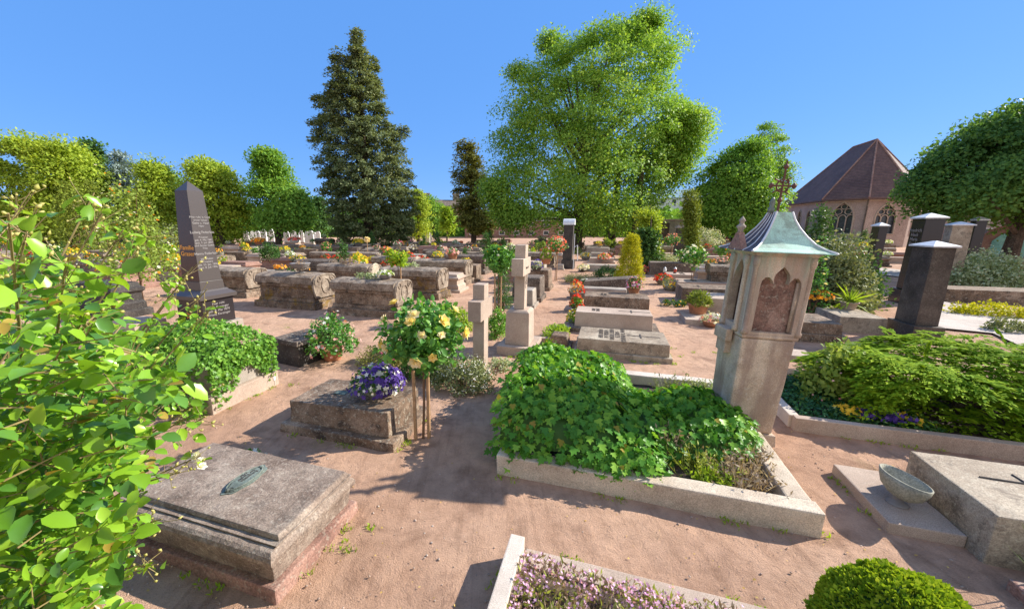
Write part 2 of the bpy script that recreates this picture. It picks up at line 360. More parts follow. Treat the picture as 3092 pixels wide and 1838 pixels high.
# ------------------------------------------------------------------ scene objects
def tag(o, label, cat, group=None, kind=None):
    if label: o['label'] = label
    if cat: o['category'] = cat
    if group: o['group'] = group
    if kind: o['kind'] = kind
    return o
def thing(name, label, cat, loc=(0, 0, 0), rz=0.0, group=None):
    o = bpy.data.objects.new(name, None); COL.objects.link(o)
    o.empty_display_size = .2; o.location = loc; o.rotation_euler = (0, 0, rz)
    return tag(o, label, cat, group)
def dup(root, loc, rz=0.0, s=1.0, label=None, group=None):
    r = root.copy(); COL.objects.link(r); r.location = loc; r.rotation_euler = (0, 0, rz); r.scale = (s, s, s)
    if label: r['label'] = label
    if group: r['group'] = group
    for ch in list(root.children):
        c = ch.copy(); COL.objects.link(c); c.parent = r
        for g in ch.children:
            d = g.copy(); COL.objects.link(d); d.parent = c
    return r
def struct(name, bm, mat):
    o = finish(bm, name, mat); o['kind'] = 'structure'; return o
def text(name, body, size, mat, parent, loc, rot, align='CENTER', ext=.002, spacing=1.0, shear=0.0):
    cu = bpy.data.curves.new(name, 'FONT'); cu.body = body; cu.size = size; cu.align_x = align; cu.extrude = ext; cu.space_line = spacing; cu.shear = shear
    cu.resolution_u = 2
    cu.materials.append(M[mat]); o = bpy.data.objects.new(name, cu); COL.objects.link(o); o.parent = parent
    o.location = loc; o.rotation_euler = rot
    return o

# ================================================================== camera, sun, sky
cam = bpy.data.cameras.new('camera'); co_ = bpy.data.objects.new('camera', cam); COL.objects.link(co_); sc.camera = co_
co_.location = (0, 0, H); co_.rotation_euler = (math.pi / 2 - PITCH, 0, 0)
cam.sensor_width = 36; cam.lens = 36 * F / 2497.0
cam.shift_x = (1248.5 - CX) / 2497.0; cam.shift_y = (CY - 742) / 2497.0
cam.clip_start = .05; cam.clip_end = 5000
SUN_AZ, SUN_EL = R(14), R(32.5)      # azimuth counter-clockwise from +X
sd = Vector((math.cos(SUN_AZ) * math.cos(SUN_EL), math.sin(SUN_AZ) * math.cos(SUN_EL), math.sin(SUN_EL)))
sl = bpy.data.lights.new('sun', 'SUN'); sl.energy = 4.6; sl.angle = R(.55); sl.color = (1, .93, .82)
so = bpy.data.objects.new('sun', sl); COL.objects.link(so); so.rotation_euler = (-sd).to_track_quat('-Z', 'Y').to_euler(); so.location = (20, 5, 30)
w = bpy.data.worlds.new('World'); sc.world = w; w.use_nodes = True
WN, WL = w.node_tree.nodes, w.node_tree.links
sky = WN.new('ShaderNodeTexSky'); sky.sky_type = 'NISHITA'; sky.sun_disc = False
sky.sun_elevation = SUN_EL; sky.sun_rotation = math.pi / 2 - SUN_AZ
sky.air_density = 1.0; sky.dust_density = 0.15; sky.ozone_density = 4.0; sky.altitude = 300
hs = WN.new('ShaderNodeHueSaturation'); hs.inputs['Saturation'].default_value = 1.08; hs.inputs['Value'].default_value = 1.0
WL.new(sky.outputs[0], hs.inputs['Color'])
clear = WN.new('ShaderNodeMix'); clear.data_type = 'RGBA'; clear.inputs[0].default_value = .84; clear.inputs[7].default_value = (.43, 1.25, 3.2, 1)   # deep clear-day blue
WL.new(hs.outputs[0], clear.inputs[6])
# added whitish fill in the unseen sky behind the viewer, brightens camera-facing sides
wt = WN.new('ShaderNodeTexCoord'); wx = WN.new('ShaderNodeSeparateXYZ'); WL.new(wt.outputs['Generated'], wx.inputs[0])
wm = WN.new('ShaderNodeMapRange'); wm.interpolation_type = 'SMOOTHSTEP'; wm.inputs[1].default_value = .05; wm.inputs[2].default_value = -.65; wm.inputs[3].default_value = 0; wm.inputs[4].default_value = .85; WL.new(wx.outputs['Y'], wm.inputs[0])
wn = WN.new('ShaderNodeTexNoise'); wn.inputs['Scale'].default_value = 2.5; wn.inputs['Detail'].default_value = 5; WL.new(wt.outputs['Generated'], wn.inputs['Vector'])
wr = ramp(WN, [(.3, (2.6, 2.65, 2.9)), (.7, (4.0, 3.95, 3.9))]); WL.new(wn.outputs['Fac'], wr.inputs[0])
rear_fill = WN.new('ShaderNodeMix'); rear_fill.data_type = 'RGBA'; WL.new(wm.outputs[0], rear_fill.inputs[0]); WL.new(clear.outputs[2], rear_fill.inputs[6]); WL.new(wr.outputs[0], rear_fill.inputs[7])
WL.new(rear_fill.outputs[2], WN['Background'].inputs['Color'])
WN['Background'].inputs['Strength'].default_value = .148
sc.view_settings.view_transform = 'Standard'; sc.view_settings.look = 'None'; sc.view_settings.exposure = .95; sc.view_settings.gamma = 1
sc.cycles.use_denoising = True; sc.cycles.max_bounces = 7; sc.cycles.diffuse_bounces = 4; sc.cycles.transmission_bounces = 4
sc.cycles.sample_clamp_indirect = 6

# ================================================================== ground
def make_ground():
    m, nt, N, L, P = newmat('sandy_soil'); co = coords(N, L, rnd=False)
    a = noise(N, L, co, .35, 6, .6); r = ramp(N, [(.3, (.42, .25, .165)), (.5, (.53, .335, .23)), (.72, (.62, .415, .29))]); L.new(a, r.inputs[0])
    b = noise(N, L, co, 5.5, 8, .72, .4); br = ramp(N, [(.3, (.74, .72, .70)), (.55, (1, 1, 1)), (.75, (1.12, 1.1, 1.06))]); L.new(b, br.inputs[0])
    d_ = noise(N, L, co, 1.7, 6, .62, .8); dr = ramp(N, [(.34, (.72, .70, .69)), (.47, (1, 1, 1)), (.8, (1.08, 1.07, 1.05))]); L.new(d_, dr.inputs[0])
    c = mix(N, L, 1, r.outputs[0], br.outputs[0], 'MULTIPLY')
    c = mix(N, L, 1, c, dr.outputs[0], 'MULTIPLY')
    g = noise(N, L, co, 85, 3, .8); gr = ramp(N, [(.28, (.58, .56, .56)), (.45, (1, 1, 1)), (.62, (1, 1, 1)), (.76, (1.35, 1.3, 1.25))]); L.new(g, gr.inputs[0])
    c = mix(N, L, .8, c, gr.outputs[0], 'MULTIPLY')
    gm = noise(N, L, co, .9, 5, .7); gmr = ramp(N, [(.60, (0, 0, 0)), (.72, (.45,) * 3)]); L.new(gm, gmr.inputs[0])
    c = mix(N, L, gmr.outputs[0], c, (.24, .185, .09))
    mp = N.new('ShaderNodeMapping'); mp.inputs['Rotation'].default_value = (0, 0, R(20)); mp.inputs['Scale'].default_value = (11, .55, 1); L.new(co, mp.inputs['Vector'])
    tr = noise(N, L, mp.outputs[0], 1.3, 4, .6, .5); trr = ramp(N, [(.36, (.84, .83, .82)), (.46, (1, 1, 1)), (.60, (1, 1, 1)), (.70, (1.07, 1.06, 1.05))]); L.new(tr, trr.inputs[0])
    c = mix(N, L, .75, c, trr.outputs[0], 'MULTIPLY')
    L.new(c, P.inputs['Base Color']); P.inputs['Roughness'].default_value = .95; P.inputs['Specular IOR Level'].default_value = .1
    f = noise(N, L, co, 7, 12, .74, 1.6); f2 = noise(N, L, co, 2.6, 3, .5, 2.2); vo = N.new('ShaderNodeTexVoronoi'); vo.feature = 'SMOOTH_F1'; vo.inputs['Scale'].default_value = 4.2; vo.inputs['Smoothness'].default_value = .6; L.new(co, vo.inputs['Vector'])
    h = mix(N, L, .28, mix(N, L, .45, mix(N, L, .35, f, vo.outputs['Distance']), f2), g)
    L.new(bump(N, L, h, 1.0, .06), P.inputs['Normal'])
    M['ground'] = m
    xs = sorted(set([-1500, -600, -250, -120, -60, -35, -22] + [round(-16 + i * .16, 3) for i in range(200)] + [22, 35, 60, 120, 250, 600, 1500]))
    ys = sorted(set([-200, -60, -20, -6] + [round(-2 + i * .14, 3) for i in range(115)] + [15.5, 18, 22, 30, 45, 70, 120, 250, 600, 1800]))
    nx, ny = len(xs), len(ys); V = []
    for y in ys:
        for x in xs:
            z = 0
            if -16 < x < 16 and -2 < y < 14.5:
                z = .022 * mnoise.noise(Vector((x * .7, y * .7, 3))) + .013 * mnoise.noise(Vector((x * 2.3, y * 2.3, 1))) + .008 * mnoise.noise(Vector((x * 5, y * 5, 7)))
            V.append((x, y, z))
    Fs = [(j * nx + i, j * nx + i + 1, (j + 1) * nx + i + 1, (j + 1) * nx + i) for j in range(ny - 1) for i in range(nx - 1)]
    me = bpy.data.meshes.new('ground'); me.from_pydata(V, [], Fs); me.shade_smooth()
    o = me_obj('ground', me, 'ground'); o['kind'] = 'structure'
make_ground()
def sheet(name, pts, mat, z):
    bm = bmesh.new(); f = bm.faces.new([bm.verts.new((p[0], p[1], z)) for p in pts]); bmesh.ops.triangulate(bm, faces=[f])
    return struct(name, bm, mat)
M['gravel'] = stone('pale_gravel', (.42, .35, .30), (.52, .45, .39), (.62, .55, .49), lich=.1, grain=120, crustamt=.1, patch=1, rough=.95, bumps=.3)
sheet('path', [G(2262, 800), G(2420, 816), G(2496, 852), G(2760, 960), G(2760, 850), G(2496, 777), G(2290, 736)], 'gravel', .045)
sheet('path', [G(1755, 622), G(2300, 690), G(2330, 676), G(1755, 606)], 'gravel', .045)

_O = G(1210, 1155)
def UV_(u, v): return _O + E1 * u + E2 * v
# ------------------------------------------------------------------ stones lying about
def make_gravel():
    n = 3200; P = []
    while len(P) < n:
        y = 1.2 + 9 * RG.random() ** 1.5; x = (RG.random() * 2 - 1) * (1.3 * y + .6); P.append((x, y, 0))
    P = np.array(P); P[:, 2] = .004
    return P
_g = make_gravel()
_bm = bmesh.new(); bmesh.ops.create_icosphere(_bm, subdivisions=1, radius=1); tv = np.array([v.co[:] for v in _bm.verts]) * np.array((1, .8, .5)); tf = np.array([[v.index for v in f.verts] for f in _bm.faces]); _bm.free()
M['pebble'] = stone('pebbles', (.32, .22, .17), (.48, .35, .27), (.62, .52, .44), lich=.2, grain=50)
o = leaves('gravel', (tv, tf), _g, rdir(len(_g)) * (1, 1, .2), rdir(len(_g)) * .3 + (0, 0, 1), .003 + .011 * RG.random(len(_g)) ** 3, 'pebble'); o['kind'] = 'stuff'
_f = make_gravel()[:900] + np.array((0, 0, .008))
o = leaves('leaf_litter', T_DIAMOND, _f, rdir(900) * (1, 1, .2), rdir(900) * .4 + (0, 0, 1), .010 + .016 * RG.random(900), 'petalfall'); o['kind'] = 'stuff'
# tiny weeds and fallen petals
wp = np.array([G(*p)[:] for p in ((845, 1330), (850, 1345), (713, 940), (1570, 700), (1690, 860), (1640, 850), (1660, 870), (1740, 860), (700, 800), (760, 790), (1770, 1180), (900, 1290))])
_E = []
for (u0, v0), (u1, v1), k_ in (((0, -.03), (2.6, -.03), 9), ((2.67, 0), (2.67, 1.3), 4), ((-2.6, -1.81), (-1.0, -1.81), 5), ((-.96, -1.7), (-.96, -.9), 4), ((-2.7, -.03), (-1.15, -.03), 6), ((-1.12, 0), (-1.12, .9), 6), ((.33, -.95), (.33, -1.6), 3), ((.5, -.85), (2.6, -.85), 6), ((3.15, .3), (3.15, 1.0), 4), ((3.2, 1.9), (5.5, 1.9), 6), ((-3.8, .1), (-3.8, 1.1), 6), ((.4, 3.95), (2.1, 3.95), 8), ((2.15, 4.0), (2.15, 5.0), 6), ((-.9, 3.5), (-.1, 3.6), 6), ((.5, 5.8), (2.1, 5.8), 6)):
    for _ in range(k_):
        f_ = RG.random(); _E.append(UV_(u0 + (u1 - u0) * f_, v0 + (v1 - v0) * f_)[:])
wp = np.vstack([wp, np.array(_E)])
wc = np.repeat(wp, 14, axis=0) + RG.normal(size=(14 * len(wp), 3)) * (.028, .028, 0)
o = leaves('grass', T_SPRAY, wc, rdir(len(wc)) * .6 + (0, 0, .8), rdir(len(wc)), .02 + .03 * RG.random(len(wc)), 'lime_leaf'); o['kind'] = 'stuff'

# ================================================================== the ivy plot with the wayside shrine
O = G(1210, 1155)
def UV(u, v, z=0.0): return O + E1 * u + E2 * v + Vector((0, 0, z))
t = thing('grave_border', 'pale limestone kerb framing the plot of the ivy mound and the tall shrine', 'kerb', O, ANG)
bm = bmesh.new(); bx(bm, 0, 2.66, 0, .17, -.05, .21, .014); weather(bm, .09, .006, 6, 1); finish(bm, 'front_kerb', 'kerb', t)
bm = bmesh.new(); bx(bm, 2.46, 2.64, .175, 1.36, -.05, .20, .014); weather(bm, .09, .006, 6, 2); finish(bm, 'side_kerb', 'kerb', t)
bm = bmesh.new(); bx(bm, .0, .16, .175, 2.70, -.05, .17, .014); weather(bm, .12, .006, 6, 3); finish(bm, 'side_kerb', 'kerb', t)
bm = bmesh.new(); bx(bm, .0, 2.62, 2.705, 2.90, -.05, .21, .014); weather(bm, .12, .006, 6, 4); finish(bm, 'back_kerb', 'kerbgrey', t)
bm = bmesh.new(); bx(bm, 2.46, 2.63, 1.95, 2.70, -.05, .20, .014); weather(bm, .12, .006, 6, 5); finish(bm, 'side_kerb', 'kerbgrey', t)
bm = bmesh.new(); bx(bm, .165, 2.455, .175, 2.70, -.05, .07, 0); weather(bm, .16, .02, 4, 5); o = finish(bm, 'bed_soil', 'soil', t, True)
for py_ in (0,): pass

def shrine():
    t = thing('wayside_shrine', 'tall pale sandstone shrine column with a verdigris copper roof and blind trefoil niche', 'shrine', UV(2.51, 1.66), ANG + R(9)); t.rotation_euler = (R(.3), R(2.0), ANG + R(9)); t.scale = (.985, .985, 1.035)
    bm = bmesh.new(); bx(bm, -.30, .30, -.28, .30, -.05, .13, .02, (.02, .02)); weather(bm, .08, .006, 6, 1); finish(bm, 'plinth', 'shrine', t)
    bm = bmesh.new(); bx(bm, -.246, .246, -.242, .246, .13, 1.19, .03, (-.022, -.022)); weather(bm, .09, .006, 5, 2); finish(bm, 'shaft', 'shrine', t)
    # moulded transition
    bm = bmesh.new(); ring_stack(bm, [(.262, .258, 1.191), (.277, .272, 1.205), (.277, .272, 1.226), (.27, .266, 1.235)]); finish(bm, 'cornice', 'shrine', t)
    # corbel to the left carrying the open niche
    bm = bmesh.new(); bx(bm, -.36, -.287, -.10, .20, 1.10, 1.235, .012); bx(bm, -.335, -.258, -.06, .16, .96, 1.10, .012); finish(bm, 'corbel', 'shrine', t)
    def arch(w, z0, zs, zt, n=7, pts=None):      # pointed arch
        r = [(-w, z0), (w, z0), (w, zs)]
        for k in range(1, n): q = k / n; r.append((w * (1 - q ** 1.7), zs + (zt - zs) * q ** .8))
        r.append((0, zt))
        for k in range(n - 1, 0, -1): q = k / n; r.append((-w * (1 - q ** 1.7), zs + (zt - zs) * q ** .8))
        r.append((-w, zs)); return r
    def trefoil(w, z0, zs, zt):
        R_ = [(w, z0), (w, zs), (w * .95, zs + .05), (w * .80, zs + .085), (w * .60, zs + .085), (w * .42, zs + .05), (w * .36, zs + .02), (w * .40, zs + .075), (w * .36, zs + .115), (w * .22, zs + .15), (0, zt)]
        return [(-w, z0)] + R_ + [(-a, b) for a, b in R_[-2:0:-1]]
    W = .275
    bm = bmesh.new()   # four walls of the tabernacle
    plate(bm, [(-W, 1.237), (W, 1.237), (W, 2.03), (-W, 2.03)], [trefoil(.195, 1.262, 1.74, 1.935)], -.272, -.21, lambda a, b, t_: (a, t_, b))
    finish(bm, 'front_wall', 'shrine', t)
    bm = bmesh.new(); plate(bm, [(-.208, 1.237), (.27, 1.237), (.27, 2.03), (-.208, 2.03)], [[(a + .03, b) for a, b in arch(.13, 1.30, 1.70, 1.98)]], -.275, -.20, lambda a, b, t_: (t_, a, b)); finish(bm, 'side_wall', 'shrine', t)
    bm = bmesh.new(); plate(bm, [(-.208, 1.237), (.27, 1.237), (.27, 2.03), (-.208, 2.03)], [[(a + .03, b) for a, b in arch(.13, 1.30, 1.70, 1.98)]], .20, .275, lambda a, b, t_: (t_, a, b)); finish(bm, 'side_wall', 'shrine', t)
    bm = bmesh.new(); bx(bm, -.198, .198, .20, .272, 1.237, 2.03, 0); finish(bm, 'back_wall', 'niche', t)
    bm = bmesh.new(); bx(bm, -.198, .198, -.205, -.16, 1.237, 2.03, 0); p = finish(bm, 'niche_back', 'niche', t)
    bm = bmesh.new()   # rounded jamb moulding inside the niche
    tube(bm, [(-.185, -.225, 1.27), (-.185, -.225, 1.78)], .016, 8); finish(bm, 'jamb_moulding', 'shrine', t, True)
    bm = bmesh.new(); tube(bm, [(.185, -.225, 1.27), (.185, -.225, 1.78)], .016, 8); finish(bm, 'jamb_moulding', 'shrine', t, True)
    bm = bmesh.new(); bx(bm, -.12, -.10, -.15, .19, 1.24, 2.02, 0); sp = finish(bm, 'side_niche_shade', 'blackrough', t)  # black panel put inside the side opening to stand for its deep shade
    bm = bmesh.new(); lathe(bm, [(.03, 1.30), (.055, 1.33), (.05, 1.5), (.035, 1.62), (.045, 1.68), (.03, 1.76), (.005, 1.78)], 10, (-.17, .03, 0)); finish(bm, 'bronze_relief', 'bronze', sp, True)
    for x, y in ((-.262, -.262), (.262, -.262), (-.262, .262), (-.288, -.12), (-.288, .19)):
        bm = bmesh.new(); lathe(bm, [(.034, 1.237), (.034, 1.27), (.024, 1.29), (.024, 1.92), (.032, 1.94), (.036, 1.97), (.03, 2.03)], 14, (x, y, 0)); finish(bm, 'colonette', 'shrine', t, True)
    bm = bmesh.new(); ring_stack(bm, [(.285, .28, 2.031), (.30, .295, 2.05), (.31, .305, 2.07)]); finish(bm, 'top_moulding', 'shrine', t)
    # swept pyramid roof: front and back copper, sides dark sheet
    prof = [(.385, 2.072), (.38, 2.082), (.315, 2.115), (.25, 2.17), (.195, 2.25), (.14, 2.35), (.10, 2.45), (.075, 2.545)]
    prof = [(r_, 2.072 + (z_ - 2.072) * .82) for r_, z_ in prof]; zt_ = prof[-1][1]
    fr = bmesh.new(); si = bmesh.new()
    for (r0, z0), (r1, z1) in zip(prof, prof[1:]):
        for sgn in (-1, 1):
            fr.faces.new([fr.verts.new(p) for p in ((-r0, sgn * r0, z0), (r0, sgn * r0, z0), (r1, sgn * r1, z1), (-r1, sgn * r1, z1))][::-sgn])
            si.faces.new([si.verts.new(p) for p in ((sgn * r0, -r0, z0), (sgn * r0, r0, z0), (sgn * r1, r1, z1), (sgn * r1, -r1, z1))][::sgn])
    fr.faces.new([fr.verts.new(p) for p in ((-.075, -.075, zt_), (.075, -.075, zt_), (.075, .075, zt_), (-.075, .075, zt_))])
    fr.faces.new([fr.verts.new(p) for p in ((-.385, -.385, 2.072), (-.385, .385, 2.072), (.385, .385, 2.072), (.385, -.385, 2.072))])
    for q in (fr, si): bmesh.ops.remove_doubles(q, verts=q.verts[:], dist=1e-4)
    rf = finish(fr, 'roof', 'verdigris', t)
    finish(si, 'roof_side_sheet', 'leadroof', rf)
    bm = bmesh.new()
    for a, b in ((1, 1), (1, -1), (-1, 1), (-1, -1)): tube(bm, [(a * r, b * r, z + .004) for r, z in prof], .011, 6)
    for s in (-1, 1):
        for k in (-.5, 0, .5): tube(bm, [(s * (r + .002), k * r, z) for r, z in prof], .007, 5)
    finish(bm, 'roof_seam', 'zinc', rf)
    # carved gablet with crocket at the open niche
    bm = bmesh.new(); profile_x(bm, [(-.15, 2.075), (.18, 2.075), (.04, 2.25), (-.01, 2.25)], -.38, -.32); weather(bm, .06, .004, 9, 3); g = finish(bm, 'gablet', 'red', t)
    bm = bmesh.new(); lathe(bm, [(.028, 2.24), (.026, 2.28), (.045, 2.30), (.045, 2.315), (.026, 2.33), (.02, 2.35), (.034, 2.37), (.018, 2.39), (.005, 2.41)], 10, (-.35, .015, 0)); finish(bm, 'crocket', 'grey', g, True)
    # wrought iron cross
    bm = bmesh.new(); n0_ = 0; tube(bm, [(-.03, 0, 2.53), (-.03, 0, 3.04)], [.013, .008], 8)
    tube(bm, [(-.14, 0, 2.80), (.08, 0, 2.80)], .009, 8)
    for a in range(4):
        c_, s_ = math.cos(a * math.pi / 2 + .785), math.sin(a * math.pi / 2 + .785)
        tube(bm, [(-.03 + c_ * (.03 + .075 * k) + .02 * math.sin(6 * k), 0, 2.80 + s_ * (.03 + .075 * k)) for k in (0, .25, .5, .75, 1)], .008, 5)
    for k in range(12):
        pass
    tube(bm, [(-.03 + .06 * math.cos(k * .5236), 0, 2.80 + .06 * math.sin(k * .5236)) for k in range(13)], .008, 5)
    for x, z in ((-.14, 2.80), (.08, 2.80), (-.03, 2.98), (-.03, 2.66)):
        lathe(bm, [(.004, -.03), (.022, -.012), (.026, 0), (.022, .012), (.004, .03)], 8, (x, 0, z))
    for v in bm.verts: v.co.z -= .085
    finish(bm, 'iron_cross', 'iron', t)
    bm = bmesh.new(); lathe(bm, [(.03, 2.54), (.032, 2.58), (.018, 2.60), (.028, 2.63), (.022, 2.66), (.008, 2.69)], 10, (-.095, 0, -.085)); finish(bm, 'bronze_figure', 'bronze', t, True)
    return t
# green copper run-off streaks and old damp patches belong to this stone
_m = M['shrine']; _N, _L = _m.node_tree.nodes, _m.node_tree.links; _P = _N['Principled BSDF']; _src = _P.inputs['Base Color'].links[0].from_socket
_tc = _N.new('ShaderNodeTexCoord'); _mp = _N.new('ShaderNodeMapping'); _mp.inputs['Scale'].default_value = (7, 7, .7); _L.new(_tc.outputs['Object'], _mp.inputs['Vector'])
_n = noise(_N, _L, _mp.outputs[0], 1.6, 5, .6); _sx = _N.new('ShaderNodeSeparateXYZ'); _L.new(_tc.outputs['Object'], _sx.inputs[0])
_zr = _N.new('ShaderNodeMapRange'); _zr.inputs[1].default_value = 1.35; _zr.inputs[2].default_value = 2.06; _L.new(_sx.outputs['Z'], _zr.inputs[0])
_r = ramp(_N, [(.44, (0, 0, 0)), (.62, (.75,) * 3)]); _L.new(_n, _r.inputs[0]); _mu = _N.new('ShaderNodeMath'); _mu.operation = 'MULTIPLY'; _L.new(_r.outputs[0], _mu.inputs[0]); _L.new(_zr.outputs[0], _mu.inputs[1])
_c = mix(_N, _L, _mu.outputs[0], _src, (.26, .40, .31))
_n2 = noise(_N, _L, _mp.outputs[0], .55, 4, .6, .4); _r2 = ramp(_N, [(.50, (0, 0, 0)), (.60, (.55,) * 3)]); _L.new(_n2, _r2.inputs[0]); _c = mix(_N, _L, _r2.outputs[0], _c, (.27, .18, .145)); _L.new(_c, _P.inputs['Base Color'])
shrine()

# ---- ivy mound
def mound_h(u, v):
    s = lambda d: max(0.0, 1 - d)
    h1 = (.70 - .10 * u + .05 * mnoise.noise(Vector((u * 2.2, v * 2.2, 4)))) * s(((u - .52) / .74) ** 6 + ((v - 1.30) / 1.2) ** 4) ** .42          # the hidden headstone block
    h2 = .40 * s(((u - 1.25) / .95) ** 2 + ((v - 1.0) / 1.05) ** 2) ** .6
    h3 = .42 * s(((u - 1.98) / .60) ** 2 + ((v - 1.35) / .75) ** 2) ** .5
    h4 = .26 * s(((u - 1.0) / 1.1) ** 4 + ((v - .55) / .62) ** 4) ** .6
    cut = min(1, max(0, (v - .50) / .28)) if u > 1.62 else 1 - (1 - min(1, max(0, (v - .50) / .28))) * min(1, max(0, (u - 1.38) / .24))
    h2, h3, h4 = h2 * cut, h3 * cut, h4 * cut
    return (max(h1, h2, h3, h4) - .12 * (1 - cut)) + .035 * mnoise.noise(Vector((u * 1.9, v * 1.9, 8))) + .03 * mnoise.noise(Vector((u * 4, v * 4, 0)))
def ivy_mound():
    t = thing('ivy_mound', 'big glossy ivy mound covering the plot between the limestone kerbs', 'ivy', O, ANG)
    nu, nv = 52, 52; V = []; hh = {}
    for j in range(nv + 1):
        for i in range(nu + 1):
            u = -.02 + 2.56 * i / nu; v = .14 + 2.4 * j / nv
            h = max(mound_h(u, v), 0); V.append((u, v, .05 + max(h - .05, -.02)))
    Fs = [(j * (nu + 1) + i, j * (nu + 1) + i + 1, (j + 1) * (nu + 1) + i + 1, (j + 1) * (nu + 1) + i) for j in range(nv) for i in range(nu)
          if max(V[q][2] for q in (j * (nu + 1) + i, j * (nu + 1) + i + 1, (j + 1) * (nu + 1) + i + 1)) > .10]
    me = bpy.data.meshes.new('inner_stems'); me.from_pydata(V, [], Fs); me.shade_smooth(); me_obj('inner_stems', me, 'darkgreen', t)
    pos = []; nr = []; ax = []; sz = []
    tries = 0
    while len(pos) < 6000 and tries < 60000:
        tries += 1
        u = RG.uniform(-.08, 2.52); v = RG.uniform(.05, 2.55); h = mound_h(u, v)
        if h < .10: continue
        e = .03; gx = (mound_h(u + e, v) - mound_h(u - e, v)) / (2 * e); gy = (mound_h(u, v + e) - mound_h(u, v - e)) / (2 * e)
        st = math.sqrt(1 + gx * gx + gy * gy)
        n = Vector((-gx, -gy, 1)).normalized()
        for k in range(1 + int(min(st, 7) * .9 * RG.random() + .4)):
            zz = h - (RG.random() * min(h, .3 * st) if k else 0)
            dn = Vector((gx, gy, 0)) * -1 + Vector((RG.normal() * .45, RG.normal() * .45, -.25 - .35 * st))
            p = Vector((u, v, .05 + zz)) + n * (RG.uniform(.0, .05) + .07 * RG.random() ** 4)
            pos.append(p[:]); nr.append((n + Vector(RG.normal(size=3)) * .42 + Vector((.1, -.1, .35)))[:]); ax.append(dn[:]); sz.append(RG.uniform(.040, .108))
    leaves('foliage', T_IVY, pos, ax, nr, np.array(sz), 'ivy', t)
    mo = RG.random(len(pos)) < .022
    leaves('withered_leaves', T_IVY, np.array(pos)[mo] + (0, -.01, .015), np.array(ax)[mo], np.array(nr)[mo], np.array(sz)[mo] * .85, 'ivyold', t)
    # trailing runners over the kerb
    pos, nr, ax = [], [], []
    for k in range(260):
        u = RG.uniform(.7, 1.5); v = RG.uniform(.0, .35); pos.append((u, v, .20 + .12 * RG.random() * (v > .1))); nr.append((RG.normal() * .4, RG.normal() * .4, 1)); ax.append((RG.normal(), RG.normal() - .6, -.1))
    for k in range(240):
        u = RG.uniform(2.0, 2.5); v = RG.uniform(.85, 1.5); pos.append((u, v, RG.uniform(.1, .34))); nr.append((.3 + RG.normal() * .5, -.5 + RG.normal() * .4, .7)); ax.append((RG.normal(), RG.normal() - .3, -.6))
    leaves('trailing_leaves', T_IVY, pos, ax, nr, .05 + .045 * RG.random(len(pos)), 'ivysmall', t)
ivy_mound()
def tuft(name, label, cat, loc, mat, n=90, h=.25, r=.12, tip=None, tipmat=None, group=None):
    t = thing(name, label, cat, loc, random.random() * 6, group)
    b = RG.normal(size=(n, 3)) * (r * .5, r * .5, 0); d = b * 1.2 / r * .45 + RG.normal(size=(n, 3)) * .22 + (0, 0, 1)
    L_ = h * (.6 + .5 * RG.random(n))
    leaves('stalks', (np.array([(0, -.012, 0), (.5, -.018, 0), (1, 0, -.02), (.5, .018, 0), (0, .012, 0)]), np.array([(0, 1, 2, 3, 4)])), b, d, rdir(n), L_, mat, t)
    q = np.repeat(b, 7, axis=0) + unit(np.repeat(d, 7, axis=0)) * (np.repeat(L_, 7) * RG.random(7 * n))[:, None]
    leaves('foliage', T_SPRAY, q, rdir(len(q)) + (0, 0, .8), rdir(len(q)), .03 + .03 * RG.random(len(q)), mat, t)
    if tip:
        q = b + unit(d) * L_[:, None]; q = np.repeat(q, 4, axis=0) + RG.normal(size=(4 * n, 3)) * .014
        leaves('blossoms', T_FLOWER, q, rdir(len(q)), rdir(len(q)), .016 + .012 * RG.random(len(q)), tipmat, t)
    return t
tuft('heather_plant', 'green wiry heather clump in the ivy plot beside the shrine foot', 'heather', UV(1.93, .62, .07), 'heath', 110, .26, .24)
tuft('heather_plant', 'small bright green perennial in front of the heather, in bare dark soil', 'plant', UV(1.98, .36, .07), 'lime_leaf', 60, .17, .14)
tuft('lavender_plant', 'faded grey lavender clump in the front right corner of the ivy plot', 'lavender', UV(2.22, .42, .07), 'heathdry', 120, .26, .18)
tuft('lavender_plant', 'dry brown lavender tuft touching the right hand kerb of the ivy plot', 'lavender', UV(2.33, .80, .07), 'heathdry', 90, .24, .14)
tuft('lavender_plant', 'grey green lavender growing against the rear kerb of the ivy plot', 'lavender', UV(2.02, 2.42, .07), 'dull', 130, .26, .24)
tuft('lavender_plant', 'thin dark grey lavender between shrine and rear kerb corner', 'lavender', UV(2.32, 2.45, .07), 'silver', 70, .26, .14)
tuft('grass_clump', 'dry straw coloured grass sticking out of the ivy mound', 'grass', UV(1.62, .70, .14), 'heathdry', 40, .36, .1)

